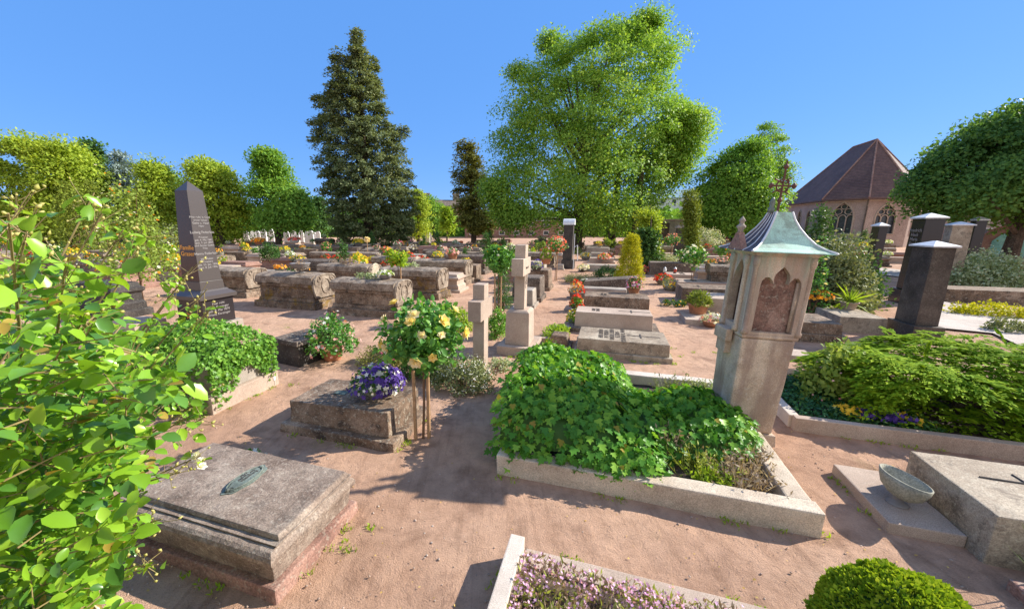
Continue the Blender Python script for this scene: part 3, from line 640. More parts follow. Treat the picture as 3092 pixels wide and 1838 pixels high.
# ================================================================== builders for monuments and plants
def uv_of(p):
    d = p - O; return d.x * E1.x + d.y * E1.y, d.x * E2.x + d.y * E2.y
def place_row(pxl, pxr, py):
    """plot position on the grid from the two visible ends of a front edge: (origin, length)"""
    u0, v0 = uv_of(G(pxl, py)); u1, v1 = uv_of(G(pxr, py)); v = min(v0, v1) * .5 + max(v0, v1) * .5
    return UV(u0, v), u1 - u0
def part(bm, name, mat, t, amp=.006, ml=.14, wsc=5.0, smooth=False):
    if amp: weather(bm, ml, amp, wsc, random.random() * 20)
    return finish(bm, name, mat, t, smooth)
def k_sarco(t, L, W, Hh, mat, detail=True, dz=0):
    a = .022 if detail else 0; ml = .10 if detail else 9
    bm = bmesh.new(); bx(bm, 0, L, 0, W, -.06, .20 * Hh, .02, (.03, .03)); part(bm, 'plinth', mat, t, a, ml)
    bm = bmesh.new(); i = .11
    bx(bm, i, L - i, i, W - i, .20 * Hh, .30 * Hh, .015, (.03, .03)); bx(bm, i + .06, L - i - .06, i + .06, W - i - .06, .30 * Hh, .63 * Hh, .015); bx(bm, i + .01, L - i - .01, i + .01, W - i - .01, .631 * Hh, .729 * Hh, .02)
    part(bm, 'chest', mat, t, a, ml)
    yc = W / 2; hw = W / 2 - i + .02; z0 = .73 * Hh; zr = Hh - z0
    pts = [(yc - hw, z0), (yc + hw, z0)] + [(yc + hw * math.cos(q) * (1 if q in (0, math.pi) else 1.03), z0 + .07 * Hh + (zr - .07 * Hh) * max(math.sin(q), 0) ** .42) for q in [k * math.pi / 10 for k in range(11)]]
    bm = bmesh.new(); profile_x(bm, pts, i - .02, L - i - .02); part(bm, 'lid', 'sunlid' if mat != 'dark' else mat, t, a, ml)
    # carved end: shield flanked by two scrolls
    x0 = L - i - .03
    bm = bmesh.new()
    out = [(yc + hw * .98 * math.cos(q), z0 - .10 * Hh + (zr + .11 * Hh) * (math.sin(q) ** .5 if 0 < q < math.pi else 0)) for q in [k * math.pi / 14 for k in range(15)]] + [(yc - hw * .8, .32 * Hh), (yc + hw * .8, .32 * Hh)]
    plate(bm, out, [], x0, x0 + .07, lambda p, q, s: (s, p, q))
    for sg in (-1, 1):
        sp = [(x0 + .075, yc + sg * (hw * .56 + (.16 - .012 * k) * hw * 1.6 * math.cos(k * .62)), z0 + .12 * Hh + (.16 - .012 * k) * 1.5 * hw * math.sin(k * .62)) for k in range(13)]
        tube(bm, sp, .022, 6)
    tube(bm, [(x0 + .075, yc + hw * .34 * math.cos(k * .5236), z0 - .08 * Hh + hw * .42 * math.sin(k * .5236)) for k in range(13)], .02, 6)
    tube(bm, [(x0 + .075, yc + hw * .9 * math.cos(q), z0 + (zr - .02) * max(math.sin(q), 0) ** .6) for q in [k * math.pi / 10 for k in range(11)]], .02, 6)
    finish(bm, 'end_carving', 'sunlid' if mat != 'dark' else mat, t)
def k_slab(t, L, W, Hh, mat, plinth=.25, inset=.10, words=None, cross=False, slope=0.0, letter='inkdark', detail=True, pmat=None):
    a = .005 if detail else 0; ml = .15 if detail else 9
    zp = Hh * plinth
    if plinth:
        bm = bmesh.new(); bx(bm, 0, L, 0, W, -.06, zp, .014); part(bm, 'plinth', pmat or mat, t, a, ml)
    else: inset = 0
    bm = bmesh.new(); n0 = len(bm.verts); bx(bm, inset, L - inset, inset, W - inset, zp - (.06 if not plinth else 0), Hh, .012, (.012, .012))
    for v in bm.verts:
        if v.co.z > zp + .03: v.co.z += slope * (v.co.x / L - .5) * L
    part(bm, 'slab', mat, t, a * .7, ml)
    z = Hh + .003
    if words: text('lettering', words, W * .115, letter, t, (L * .30, W * .5, z + slope * (.30 - .5) * L), (0, -math.atan(slope), R(90)), spacing=.85)
    if cross:
        bm = bmesh.new(); bx(bm, L * .56, L * .90, W * .5 - .012, W * .5 + .012, z - .002, z + .004, 0); bx(bm, L * .70 - .012, L * .70 + .012, W * .36, W * .64, z - .002, z + .006, 0)
        finish(bm, 'carved_cross', letter, t)
def k_step(t, L, W, Hh, mat, detail=True):
    bm = bmesh.new()
    ring_stack(bm, [(L / 2, W / 2, -.05), (L / 2, W / 2, .2 * Hh), (L / 2 - .03, W / 2 - .03, .23 * Hh)])
    for v in bm.verts: v.co += Vector((L / 2, W / 2, 0))
    part(bm, 'plinth', mat, t, .003 if detail else 0, .2)
    bm = bmesh.new()
    ring_stack(bm, [(L / 2 - .09, W / 2 - .09, .231 * Hh), (L / 2 - .09, W / 2 - .09, .40 * Hh), (L / 2 - .12, W / 2 - .12, .45 * Hh), (L / 2 - .15, W / 2 - .13, .48 * Hh), (L / 2 - .15, W / 2 - .13, .70 * Hh)])
    for v in bm.verts: v.co += Vector((L / 2, W / 2, 0))
    part(bm, 'chest', mat, t, .003 if detail else 0, .2)
    bm = bmesh.new()
    ring_stack(bm, [(L / 2 - .13, W / 2 - .12, .701 * Hh), (L / 2 - .08, W / 2 - .07, .76 * Hh), (L / 2 - .08, W / 2 - .07, .84 * Hh), (L / 2 - .13, W / 2 - .12, .88 * Hh), (L / 2 - .15, W / 2 - .14, .90 * Hh), (L / 2 - .17, W / 2 - .16, Hh)])
    for v in bm.verts: v.co += Vector((L / 2, W / 2, 0))
    part(bm, 'lid', 'sunlid' if mat in ('brown', 'dark', 'brownmoss') else mat, t, .003 if detail else 0, .2)
def plaque(t, x, y, z, r1, r2, mat='bronze'):
    bm = bmesh.new()
    for k in range(3):
        s = (1, .88, .7)[k]; n = 28
        lo = [bm.verts.new((x + r1 * s * math.cos(2 * math.pi * q / n) * (1 + .06 * math.cos(q * 2 * math.pi / n * 7)), y + r2 * s * math.sin(2 * math.pi * q / n) * (1 + .06 * math.cos(q * 2 * math.pi / n * 7)), z + .006 * k)) for q in range(n)]
        hi = [bm.verts.new((v.co.x, v.co.y, z + .006 * (k + 1) + .002)) for v in lo]
        for q in range(n): bm.faces.new((lo[q], lo[(q + 1) % n], hi[(q + 1) % n], hi[q]))
        bm.faces.new(hi)
    for sg in (-1, 1): lathe(bm, [(.018, 0), (.014, .010), (.005, .014)], 8, (x, y + sg * r2 * .80, z + .018))
    tube(bm, [(x + r1 * .80 * math.cos(q * .2244), y + r2 * .80 * math.sin(q * .2244), z + .021) for q in range(29)], .005, 5)
    p = finish(bm, 'bronze_plaque', mat, t)
    text('lettering', 'Ruhestätte\nder Familie\nWild', .036, 'inkdark', p, (x, y + .03, z + .021), (0, 0, R(-90)), ext=.001, spacing=.8)
    return p
POT = dict(
    bowl=lambda r: [(.55 * r, 0), (.62 * r, .02), (.85 * r, .28 * r), (.98 * r, .6 * r), (1.04 * r, .66 * r), (1.0 * r, .70 * r), (.9 * r, .66 * r), (.5 * r, .6 * r)],
    pot=lambda r: [(.68 * r, 0), (.72 * r, .02), (.92 * r, .85 * r), (1.03 * r, .86 * r), (1.03 * r, 1.02 * r), (.92 * r, 1.02 * r), (.86 * r, .9 * r), (.3 * r, .88 * r)],
    urn=lambda r: [(.5 * r, 0), (.52 * r, .05 * r), (.22 * r, .16 * r), (.24 * r, .26 * r), (.7 * r, .46 * r), (.98 * r, .86 * r), (1.04 * r, 1.02 * r), (1.1 * r, 1.06 * r), (1.08 * r, 1.12 * r), (.9 * r, 1.08 * r), (.4 * r, 1.0 * r)])
def dome(n, rx, rz, fill=.35):
    d = rdir(n); d[:, 2] = np.abs(d[:, 2]); q = (fill + (1 - fill) * RG.random((n, 1))) ** .6
    return d * q * (rx, rx, rz)
def planter(name, label, cat, loc, r, pot, potmat, leafmat, petals, hgt=None, spread=1.15, nl=260, ls=None, group=None, bloom=None, T=T_DIAMOND, rz=None):
    t = thing(name, label, cat, loc, random.random() * 6 if rz is None else rz, group)
    if pot:
        bm = bmesh.new(); lathe(bm, POT[pot](r), 22); p = finish(bm, 'pot', potmat, t, True); z0 = POT[pot](r)[4][1] - .02
    else: z0 = 0
    hgt = hgt or r * .9; ls = ls or r * .3; bloom = bloom or r * .26
    q = dome(nl, r * spread, hgt) + (0, 0, z0)
    leaves('foliage', T, q, rdir(nl) + unit(q - (0, 0, z0)) * .7, rdir(nl) * .7 + unit(q - (0, 0, z0 - .1)), ls * (.6 + .7 * RG.random(nl)), leafmat, t)
    for pm, n in petals:
        sec = RG.random() * 6.28; d = rdir(n); d[:, 2] = np.abs(d[:, 2])
        if len(petals) > 1: d = unit(d + .55 * np.array((math.cos(sec), math.sin(sec), 0)))
        q = d * (r * spread * 1.05, r * spread * 1.05, hgt * 1.08) * (.9 + .18 * RG.random((n, 1))) + (0, 0, z0)
        leaves('blossoms', T_FLOWER, q, np.cross(d, rdir(n)), d + RG.normal(size=(n, 3)) * .35, bloom * 2 * (.7 + .6 * RG.random(n)), pm, t)
    return t
def standard_rose(label, loc, stem, r, leafmat, petals, stakes=1, n=900, bloom=.05, ls=.06, group=None, flat=.85, blooms=None, name='standard_rose', cat='rose tree', lean=(0, 0), face=0.0):
    t = thing(name, label, cat, loc, 0, group)
    lx, ly = lean
    bm = bmesh.new(); tube(bm, [(0, 0, -.02), (.01 + lx * .4, .01, stem * .5), (lx, ly, stem + r * .15)], [.016, .014, .012], 7)
    for k in range(9):
        a = k * .7; d = Vector((math.cos(a), math.sin(a), .6 + .5 * random.random())).normalized() * r * .75
        tube(bm, [(lx, ly, stem), (lx + d.x * .5, ly + d.y * .5, stem + d.z * .6), (lx + d.x, ly + d.y, stem + d.z + r * .25)], [.009, .007, .004], 5)
    finish(bm, 'stem', 'twig', t)
    for k in range(stakes):
        bm = bmesh.new(); x = .055 * (k + 1) * (-1) ** k + .02; tube(bm, [(x * .9, -.02 * k, -.02), (x, .01 * k, stem * .96 - .03 * k)], [.021, .019], 10); finish(bm, 'stake', 'wood', t)
    nc = max(14, n // 30); c = rdir(nc) * (.35 + .65 * RG.random((nc, 1))) ** .5 * (r * .86, r * .86, r * flat * .78) * (.8 + .42 * RG.random((nc, 1))) + (lx, ly, stem + r * .75)
    blob_leaves('foliage', T_ROSE if ls > .05 else T_DIAMOND, c, n // nc, r * .34, ls, leafmat, t, .6, .5, (lx, ly, stem + r * .5))
    for pm, k in petals:
        d = unit(rdir(k) + (0, -face, .25))
        if blooms:      # spread evenly over the crown
            gi = np.arange(k) + (.5 if pm == 'p_yellow' else .1); az = gi * 2.39996 + (0 if pm == 'p_yellow' else 1.3); ez = -.35 + 1.3 * (gi / k); d = np.stack([np.cos(az) * np.cos(ez), -np.abs(np.sin(az)) * np.cos(ez) * np.where(np.arange(k) % 4 == 3, -1, 1), np.sin(ez)], 1); d = unit(d + .12 * rdir(k))
        q = d * (r, r, r * flat) * (.86 + .22 * RG.random((k, 1))) + (lx, ly, stem + r * .75)
        if blooms:
            for i in range(k): leaves('rose_bloom', T_ROSEBLOOM, q[i:i + 1], np.cross(d[i:i + 1], rdir(1)), d[i:i + 1] + (0, 0, .3), bloom * (1.5 + RG.random()), pm, t)
        else: leaves('blossoms', T_ROSEBLOOM if bloom > .03 else T_FLOWER, q, np.cross(d, rdir(k)), d + (0, 0, .3), bloom * (1.2 + .8 * RG.random(k)), pm, t)
    return t
def shrub(name, label, cat, loc, rx, ry, h, leafmat, n=1500, ls=.06, T=T_DIAMOND, petals=(), bloom=.04, nc=None, z0=.0, rz=0, group=None, up=.5, droop=0, taper=0.0, stems=True, spread=None):
    t = thing(name, label, cat, loc, rz, group)
    nc = nc or max(20, n // 40)
    d = rdir(nc); d[:, 2] = np.abs(d[:, 2]) if not taper else d[:, 2]
    q = (.3 + .7 * RG.random((nc, 1))) ** .45
    if taper:
        z = RG.random(nc) ** 1.25; a = RG.random(nc) * 6.283; rr = np.sqrt(.4 + .6 * RG.random(nc)) * ((1 - z) ** taper * .9 + .06)
        c = np.stack([rx * rr * np.cos(a), ry * rr * np.sin(a), z0 + z * h * .96 + .03], 1)
    else:
        c = d * q * (rx * .88, ry * .88, h * .9) + (0, 0, z0 + .04)
        c[:, 2] += .05 * h * RG.normal(size=nc)
    sp = spread or min(rx, ry, h) * .26
    c[:, 2] = np.maximum(c[:, 2], .03)
    blob_leaves('foliage', T, c, max(4, n // nc), sp, ls, leafmat, t, up, .6, (0, 0, z0 - .1), droop)
    if stems:
        bm = bmesh.new()
        for k in range(7):
            e = c[random.randrange(nc)]; tube(bm, [(random.uniform(-.05, .05), random.uniform(-.05, .05), -.02), (e[0] * .4, e[1] * .4, e[2] * .55), (e[0] * .9, e[1] * .9, e[2])], [.016, .011, .005], 5)
        finish(bm, 'stems', 'twig', t)
    for pm, k in petals:
        i = RG.integers(0, nc, k); dd = unit(c[i] - (0, 0, z0) + rdir(k) * .05); q = c[i] + dd * sp * (.8 + .4 * RG.random((k, 1))) + RG.normal(size=(k, 3)) * sp * .3
        leaves('blossoms', T_FLOWER if bloom < .03 else T_ROSEBLOOM, q, np.cross(dd, rdir(k)), dd + (0, 0, .4), bloom * (1.2 + .8 * RG.random(k)), pm, t)
    return t

# ================================================================== foreground stones
t = thing('grave_slab', 'low red brown tomb slab with an oval bronze plaque, half under the big rose bush', 'tomb', UV(-2.62, -1.78), ANG)
Ln, Wn = 1.63, .92
bm = bmesh.new(); bx(bm, 0, Ln, 0, Wn, -.05, .10, .012, (.01, .01)); part(bm, 'plinth', 'red', t, .008, .06, 7)
bm = bmesh.new(); bx(bm, .06, Ln - .06, .06, Wn - .06, .10, .245, .01, (-.02, -.02)); part(bm, 'chest', 'lid', t, .006, .07, 7)
bm = bmesh.new()
pr = [(.0, .235), (.015, .25), (.022, .28), (.012, .31), (-.01, .33), (-.03, .338)]
ring_stack(bm, [(Ln / 2 - .03 + a * .9, Wn / 2 - .03 + a, z) for a, z in [(-.03, .245), (.0, .252), (.018, .272), (.02, .30), (.008, .325), (-.015, .342), (-.05, .348)]])
for v in bm.verts: v.co += Vector((Ln / 2, Wn / 2, 0))
lid = part(bm, 'lid', 'lid', t, .006, .06, 7)
bm = bmesh.new(); bx(bm, .05, Ln - .035, .085, Wn - .03, .352, .362, .004); bx(bm, .06, Ln - .045, .12, Wn - .04, .362, .40, .012, (.02, .014)); part(bm, 'raised_panel', 'lid', lid, .004, .05, 7)
plaque(t, .86, .52, .398, .085, .20)
planter('flower_pot', 'terracotta pot of white blossom against the rear corner of the plaque tomb', 'flower pot', UV(-2.36, -.72), .11, 'pot', 'terra', 'ivysmall', [('p_white', 26)], .13, 1.3, 160, .05)

t = thing('box_tomb', 'lichen topped box tomb carrying the bowl of purple and white pansies', 'tomb', UV(-2.70, .0), ANG)
bm = bmesh.new(); bx(bm, 0, 1.55, 0, .98, -.05, .105, .014, (.01, .01)); part(bm, 'plinth', 'brown', t, .010, .07, 6)
bm = bmesh.new(); bx(bm, .09, 1.44, .10, .87, .10, .385, .014, (.01, .01))
for v in bm.verts:
    if v.co.z > .2: v.co.z += .045 * (v.co.x / 1.5 - .5)
part(bm, 'chest', 'brown', t, .009, .06, 6)
bm = bmesh.new(); bx(bm, .5, .66, .40, .50, .384, .392, .002); finish(bm, 'small_plaque', 'bronze', t)
planter('flower_bowl', 'stone bowl of purple and white pansies on the lichen topped box tomb', 'flower bowl', UV(-1.655, .53, .392), .195, 'bowl', 'bowl', 'darkgreen', [('p_violet', 170), ('p_white', 50), ('p_violet', 60)], .25, 1.6, 480, .055, bloom=.033)

b = thing('granite_block', 'square pinkish granite block of a grave half swallowed by small leaved ivy', 'gravestone', UV(-4.95, .06), ANG)
bm = bmesh.new(); bx(bm, 0, 1.12, 0, 1.10, -.05, .23, .012); part(bm, 'base_course', 'pinkgrey', b, .003, .2)
bm = bmesh.new(); bx(bm, .06, 1.06, .10, 1.02, .23, .62, .012); part(bm, 'upper_block', 'grey', b, .003, .2)
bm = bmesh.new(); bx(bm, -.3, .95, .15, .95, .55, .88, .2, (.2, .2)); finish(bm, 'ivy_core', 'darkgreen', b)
bm = bmesh.new(); bx(bm, 1.125, 1.129, 1.0, 1.04, .10, .17, .001); tube(bm, [(1.128, 1.02, 0), (1.128, 1.02, .1)], .003, 5); finish(bm, 'plot_tag', 'white', b)
def ivy_drape():
    t = thing('ivy_drape', 'small leaved ivy spilling over the granite block below the black obelisk', 'ivy', UV(-4.95, .06), ANG)
    P_, N_, A_ = [], [], []
    def add(n, fn):
        for _ in range(n):
            p, nr = fn(); P_.append(p); N_.append([nr[k] + RG.normal() * .5 for k in range(3)]); A_.append((RG.normal(), RG.normal(), RG.normal() * .4 - .8))
    def top():
        x, y = RG.uniform(-.6, 1.12), RG.uniform(-.1, 1.15); hm = .50 * max(0, 1 - ((x - .35) / .95) ** 2) ** .6 * max(0, 1 - ((y - .55) / .75) ** 2) ** .6
        return (x, y, .60 + hm * (.8 + .25 * RG.random()) - .1 * RG.random()), ((x - .35) * .8, (y - .55) * .8, .9)
    add(3900, top)
    def side():
        y = RG.random(); d = (.12 + .30 * RG.random() * (1 + .6 * math.sin(y * 9))) if y > .36 else RG.random() * (.80 - .8 * y)
        return (1.07 + .09 * RG.random(), .02 + y * 1.08, .80 - (d + .08) * RG.random() ** .7), (1, -.2, .3)
    add(2100, side)
    def front():
        return (RG.uniform(-.6, 1.1), -.02 - .2 * RG.random(), .85 * RG.random()), (.2, -1, .4)
    add(2200, front)
    def left():
        a = RG.random() * 6.28; r = math.sqrt(RG.random()); return (-.6 + .6 * r * math.cos(a), .5 + .75 * r * math.sin(a), .12 + .78 * math.sqrt(max(0, 1 - r * r)) * (.85 + .2 * RG.random())), (math.cos(a), math.sin(a), .8)
    add(1700, left)
    leaves('foliage', T_IVY, P_, A_, N_, .032 + .03 * RG.random(len(P_)), 'ivysmall', t)
ivy_drape()

# ---- black obelisk
ob = thing('obelisk', 'tall polished black obelisk inscribed Familie Graser in gold, rising behind the ivy', 'obelisk', UV(-8.06, 3.36), ANG); ob.scale = (1.10, 1.10, 1.05)
bm = bmesh.new(); bx(bm, -.46, .46, -.46, .46, -.05, .18, .01); finish(bm, 'foundation', 'grey', ob)
bm = bmesh.new(); bx(bm, -.36, .36, -.36, .36, .18, .74, .006); ped = finish(bm, 'pedestal', 'black', ob)
bm = bmesh.new(); ring_stack(bm, [(.42, .42, .742), (.42, .42, .82), (.32, .32, .90), (.30, .30, .93)]); finish(bm, 'stepped_collar', 'obelisk', ob)
bm = bmesh.new(); bx(bm, -.27, .27, -.27, .27, .93, 1.12, .005, (.01, .01)); finish(bm, 'shaft_foot', 'obelisk', ob)
bm = bmesh.new(); ring_stack(bm, [(.245, .245, 1.125), (.165, .165, 3.02), (.005, .005, 3.22)]); sh = finish(bm, 'shaft', 'obelisk', ob)
bm = bmesh.new(); tl = math.atan((.245 - .165) / 1.895)
bm.faces.new([bm.verts.new(p) for p in ((-.244, -.248, 1.13), (.244, -.248, 1.13), (.165, -.168, 3.018), (-.165, -.168, 3.018))])
finish(bm, 'polished_face_reflection', 'blackred', sh)  # overlay on the front face, carries its reddish reflection as colour
text('lettering', 'Familie\nGraser', .135, 'gold', sh, (0, -.2215, 1.80), (R(90) - tl, 0, 0), spacing=.95)
text('lettering', 'Hier ruht in Gott\nunser lieber\nGatte u. Vater\nHerr', .062, 'letter', sh, (.1925, 0, 2.46), (R(90) - tl, 0, R(90)), spacing=1.0)
text('lettering', 'Ludwig Federlein', .075, 'letter', sh, (.2035, 0, 2.14), (R(90) - tl, 0, R(90)))
text('lettering', 'Privatier\ngeb. 4. Mai 1841\ngest. 9. Juli 1897\nund dessen Gattin\nFrau', .058, 'letter', sh, (.2075, 0, 2.04), (R(90) - tl, 0, R(90)), spacing=1.0)
text('lettering', 'Hanna Federlein', .075, 'letter', sh, (.2225, 0, 1.69), (R(90) - tl, 0, R(90)))
text('lettering', 'geb. Huber\nPrivatiere\ngeb. 23. Jan. 1846\ngest. 8. Juli 1906', .062, 'letter', sh, (.2265, 0, 1.58), (R(90) - tl, 0, R(90)), spacing=1.0)
text('lettering', 'Hier ruht\nHans Kerzinger\ngeb. 8. Mai 1870\nFrieda Kerzinger', .075, 'letter', ped, (.362, 0, .60), (R(90), 0, R(90)), spacing=1.05)
text('lettering', 'Grab 1\nJohannis', .07, 'gold', ped, (0, -.362, .40), (R(90), 0, 0))

# ---- crosses
def stone_cross(label, loc, mat, Hh, th, wd, arm, ped=None):
    t = thing('cross_gravestone', label, 'stone cross', loc, ANG)
    z0 = 0
    if ped:
        bm = bmesh.new(); bx(bm, -ped[0], ped[0], -ped[1], ped[1] + .1, -.05, .16, .014); part(bm, 'foundation', mat, t, .004, .2)
        bm = bmesh.new(); bx(bm, -ped[0] * .66, ped[0] * .66, -ped[1] * .66, ped[1] * .66, .16, .80, .014, (.015, .015)); bx(bm, -ped[0] * .62, ped[0] * .62, -ped[1] * .62, ped[1] * .62, .80, .84, .01, (.05, .05)); part(bm, 'pedestal', mat, t, .004, .2)
        z0 = .84
    else:
        bm = bmesh.new(); bx(bm, -th * .9, th * .9, -wd * .9, wd * .9, -.05, .07, .01); part(bm, 'foundation', mat, t, .004, .2)
    za = Hh - .56
    bm = bmesh.new(); bx(bm, -th / 2, th / 2, -wd / 2, wd / 2, z0 + .001, za, .008); part(bm, 'shaft', mat, t, .0025, .2)
    bm = bmesh.new(); bx(bm, -th * .56, th * .56, -arm, arm, za, za + .32, .008); part(bm, 'cross_arm', mat, t, .0025, .2)
    bm = bmesh.new(); bx(bm, -th / 2, th / 2, -wd / 2, wd / 2, za + .32, Hh, .008); part(bm, 'cross_head', mat, t, .0025, .2)
    return t, za
t, za = stone_cross('light granite cross standing in the shrubby bed behind the yellow rose tree', UV(-1.0, 2.64), 'pinkgrey', 1.50, .19, .24, .33)
t, za = stone_cross('taller pinkish stone cross on a square pedestal, in front of a dark hedge', UV(-.64, 4.08), 'pinkgrey', 2.06, .20, .26, .36, (.36, .42))
text('lettering', 'Philipp\nHoffmann', .10, 'inkdark', t, (.105, 0, 1.44), (R(90), R(90), R(90)), spacing=.9)
text('lettering', 'Ruhe sanft', .06, 'inkdark', t, (.1155, 0, 1.62), (R(90), 0, R(90)))

# ---- small dark tomb and the pink rose in its terracotta bowl
t = thing('box_tomb', 'small charcoal coloured tomb beside the terracotta pink rose', 'tomb', G(735, 893) + Vector((-.55, .22, 0)), R(-26))
bm = bmesh.new(); bx(bm, -.02, .62, -.02, .75, -.05, .38, .015, (.02, .02)); part(bm, 'chest', 'blackrough', t, .006, .12)
bm = bmesh.new(); bx(bm, -.045, .64, -.045, .77, .38, .46, .015, (.02, .02)); part(bm, 'lid', 'dark', t, .006, .12)
planter('pink_rose_pot', 'wide terracotta pot overflowing with pale pink roses, left of the path', 'rose pot', G(800, 880) + Vector((.05, .1, 0)), .21, 'pot', 'terra', 'roseleaf', [('p_pink', 34), ('p_white', 14), ('p_pink', 10)], .66, 2.25, 1300, .06, T=T_ROSE, bloom=.034)
shrub('pink_rose_spray', 'upright sprig of pink rosebuds against the gravel above the terracotta pot', 'rose', G(800, 880) + Vector((.0, .45, 0)), .22, .2, .55, 'roseleaf', 260, .05, T_ROSE, [('p_pink', 12)], .03, z0=.3)

# ---- yellow standard rose, stakes and blooms
standard_rose('standard rose with large yellow and peach blooms tied to two wooden stakes', G(1032, 1068), .90, .45, 'roseleaf', [('p_yellow', 7), ('p_peach', 9)], 2, 2100, .060, .068, blooms=True, flat=.92, lean=(.03, .0), face=.8)
# ---- shrubby bed round the light cross
shrub('heather_mound', 'spreading dark green shrub with tiny white flowers at the foot of the light cross', 'shrub', G(1125, 968) + Vector((0, .42, 0)), .62, .48, .42, 'dull', 5200, .035, T_DIAMOND, [('p_white', 330)], .014, nc=150, rz=ANG, stems=True, spread=.1)
shrub('cushion_plant', 'low olive cushion of moss plants behind the pansy bowl', 'ground cover', G(905, 905) + Vector((.1, .35, 0)), .46, .42, .30, 'olive', 2600, .04, T_SPRAY, [], nc=80, spread=.09)
shrub('dark_groundcover', 'dark green ground cover in the shade under the yellow rose tree', 'ground cover', G(1040, 935) + Vector((0, .25, 0)), .60, .42, .46, 'darkgreen', 3000, .045, T_DIAMOND, [], nc=80, spread=.09)
planter('geranium', 'magenta geranium glowing behind the pansy bowl', 'flower', G(945, 900) + Vector((.05, .25, 0)), .13, 'pot', 'potdark', 'ivysmall', [('p_mag', 55)], .30, 1.7, 260, .06, bloom=.034)
shrub('round_hedge', 'clipped bright green bush just behind the left arm side of the light cross', 'hedge', G(1105, 812) + Vector((0, .3, 0)), .55, .4, .62, 'lime_leaf', 2600, .05, T_DIAMOND, nc=90, spread=.10)
shrub('round_hedge', 'narrow green bush filling the gap between the two stone crosses', 'hedge', G(1212, 830) + Vector((0, .3, 0)), .26, .3, .68, 'ivysmall', 1500, .05, T_DIAMOND, nc=60, spread=.09)
shrub('white_flower_patch', 'pale leaved ground plant at the right foot of the light cross', 'ground cover', G(1222, 905) + Vector((0, .1, 0)), .24, .22, .16, 'silver', 700, .035, T_DIAMOND, [('p_white', 30)], .014, nc=30, spread=.06)
bm = bmesh.new(); t = thing('grave_border', 'low stone kerb round the yellow green plants to the right of the tall cross', 'kerb', UV(-.18, 4.62), ANG)
bx(bm, -.2, .36, 0, .10, -.05, .12, .01); bx(bm, .26, .36, .101, 1.3, -.05, .12, .01); part(bm, 'kerb_stones', 'pinkgrey', t, .004, .2)
shrub('yellow_groundcover', 'yellow green leafy plants inside the little kerb by the tall cross', 'ground cover', UV(-.05, 5.2), .30, .55, .24, 'lime_leaf', 1100, .05, T_DIAMOND, nc=50, rz=ANG, spread=.08)
shrub('marigold_patch', 'small yellow flowers at the right base of the tall cross', 'flowers', UV(-.10, 4.35), .10, .14, .16, 'lime_leaf', 160, .04, T_DIAMOND, [('p_gold', 14)], .018, nc=14, stems=False)

# ---- bottom plot: granite kerb, flowering heather, dwarf conifer
t = thing('grave_border', 'pale granite kerb at the bottom edge enclosing pink flowering heather', 'kerb', UV(.366, -.93), ANG)
bm = bmesh.new(); bx(bm, 0, .105, -1.6, 0, -.05, .20, .008); part(bm, 'side_kerb', 'kerbgrey', t, .002, .1)
bm = bmesh.new(); bx(bm, .107, 2.6, -.10, .055, -.05, .055, .008); part(bm, 'back_kerb', 'pinkgrey', t, .003, .15)
bm = bmesh.new(); bx(bm, .107, 2.6, -1.5, -.102, -.05, .03, 0); finish(bm, 'bed_soil', 'soil', t)
def heather_bed():
    t = thing('heather_bed', 'carpet of pink and lime green heather in the bottom granite plot', 'heather', UV(.366, -.93), ANG)
    n = 8500; x = .11 + 1.9 * RG.random(n); y = -.12 - .95 * RG.random(n)
    hh = np.array([.12 + .07 * mnoise.noise(Vector((a * 3.2, b * 3.2, 5))) + .05 * mnoise.noise(Vector((a * 9, b * 9, 2))) for a, b in zip(x, y)])
    k = np.array([mnoise.noise(Vector((a * 2.6, b * 2.6, 11))) for a, b in zip(x, y)]); z = .03 + hh * (.45 + .65 * RG.random(n) ** .5)
    P_ = np.stack([x, y, z], 1); g = k + .25 * RG.normal(size=n) > 0.0
    for nm, mk, mt in (('green_sprigs', g, 'heath'), ('dry_sprigs', ~g, 'heathdry')):
        q = P_[mk]; leaves(nm, T_SPRAY, q, rdir(len(q)) * .7 + (0, 0, .9), rdir(len(q)), .03 + .03 * RG.random(len(q)), mt, t)
    k2 = np.array([mnoise.noise(Vector((a * 3.4, b * 2.2, 31))) for a, b in zip(x, y)]) + .2 * RG.normal(size=n) > .27
    q = P_[k2] + (0, 0, .03); leaves('flowers', T_FLOWER, q, rdir(len(q)), rdir(len(q)) * .7 + (0, 0, 1), .017 + .012 * RG.random(len(q)), 'p_lilac', t)
heather_bed()
def dwarf_conifer():
    t = thing('dwarf_conifer', 'rounded bright green dwarf conifer dome at the bottom right edge', 'conifer', UV(2.52, -1.10), 0)
    bm = bmesh.new(); bmesh.ops.create_icosphere(bm, subdivisions=4, radius=1)
    for v in bm.verts: k = 1 + .10 * mnoise.noise(v.co * 2.6) + .05 * mnoise.noise(v.co * 6); v.co = Vector((v.co.x * .37 * k, v.co.y * .34 * k, .16 + v.co.z * .44 * k))
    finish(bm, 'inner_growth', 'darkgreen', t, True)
    n = 17000; d = rdir(n); d[:, 2] = np.where(d[:, 2] < -.35, -d[:, 2], d[:, 2]); k = np.array([1 + .10 * mnoise.noise(Vector(q) * 2.6) + .05 * mnoise.noise(Vector(q) * 6) for q in d])[:, None]
    q = d * k * (.37, .34, .44) * (.97 + .07 * RG.random((n, 1))) + (0, 0, .16); ok = q[:, 2] > .02; q, d = q[ok], d[ok]; n = len(q)
    leaves('foliage', T_DIAMOND, q, d + rdir(n) * .75 + (0, 0, .25), rdir(n), .018 + .018 * RG.random(n), 'greenball', t)
dwarf_conifer()
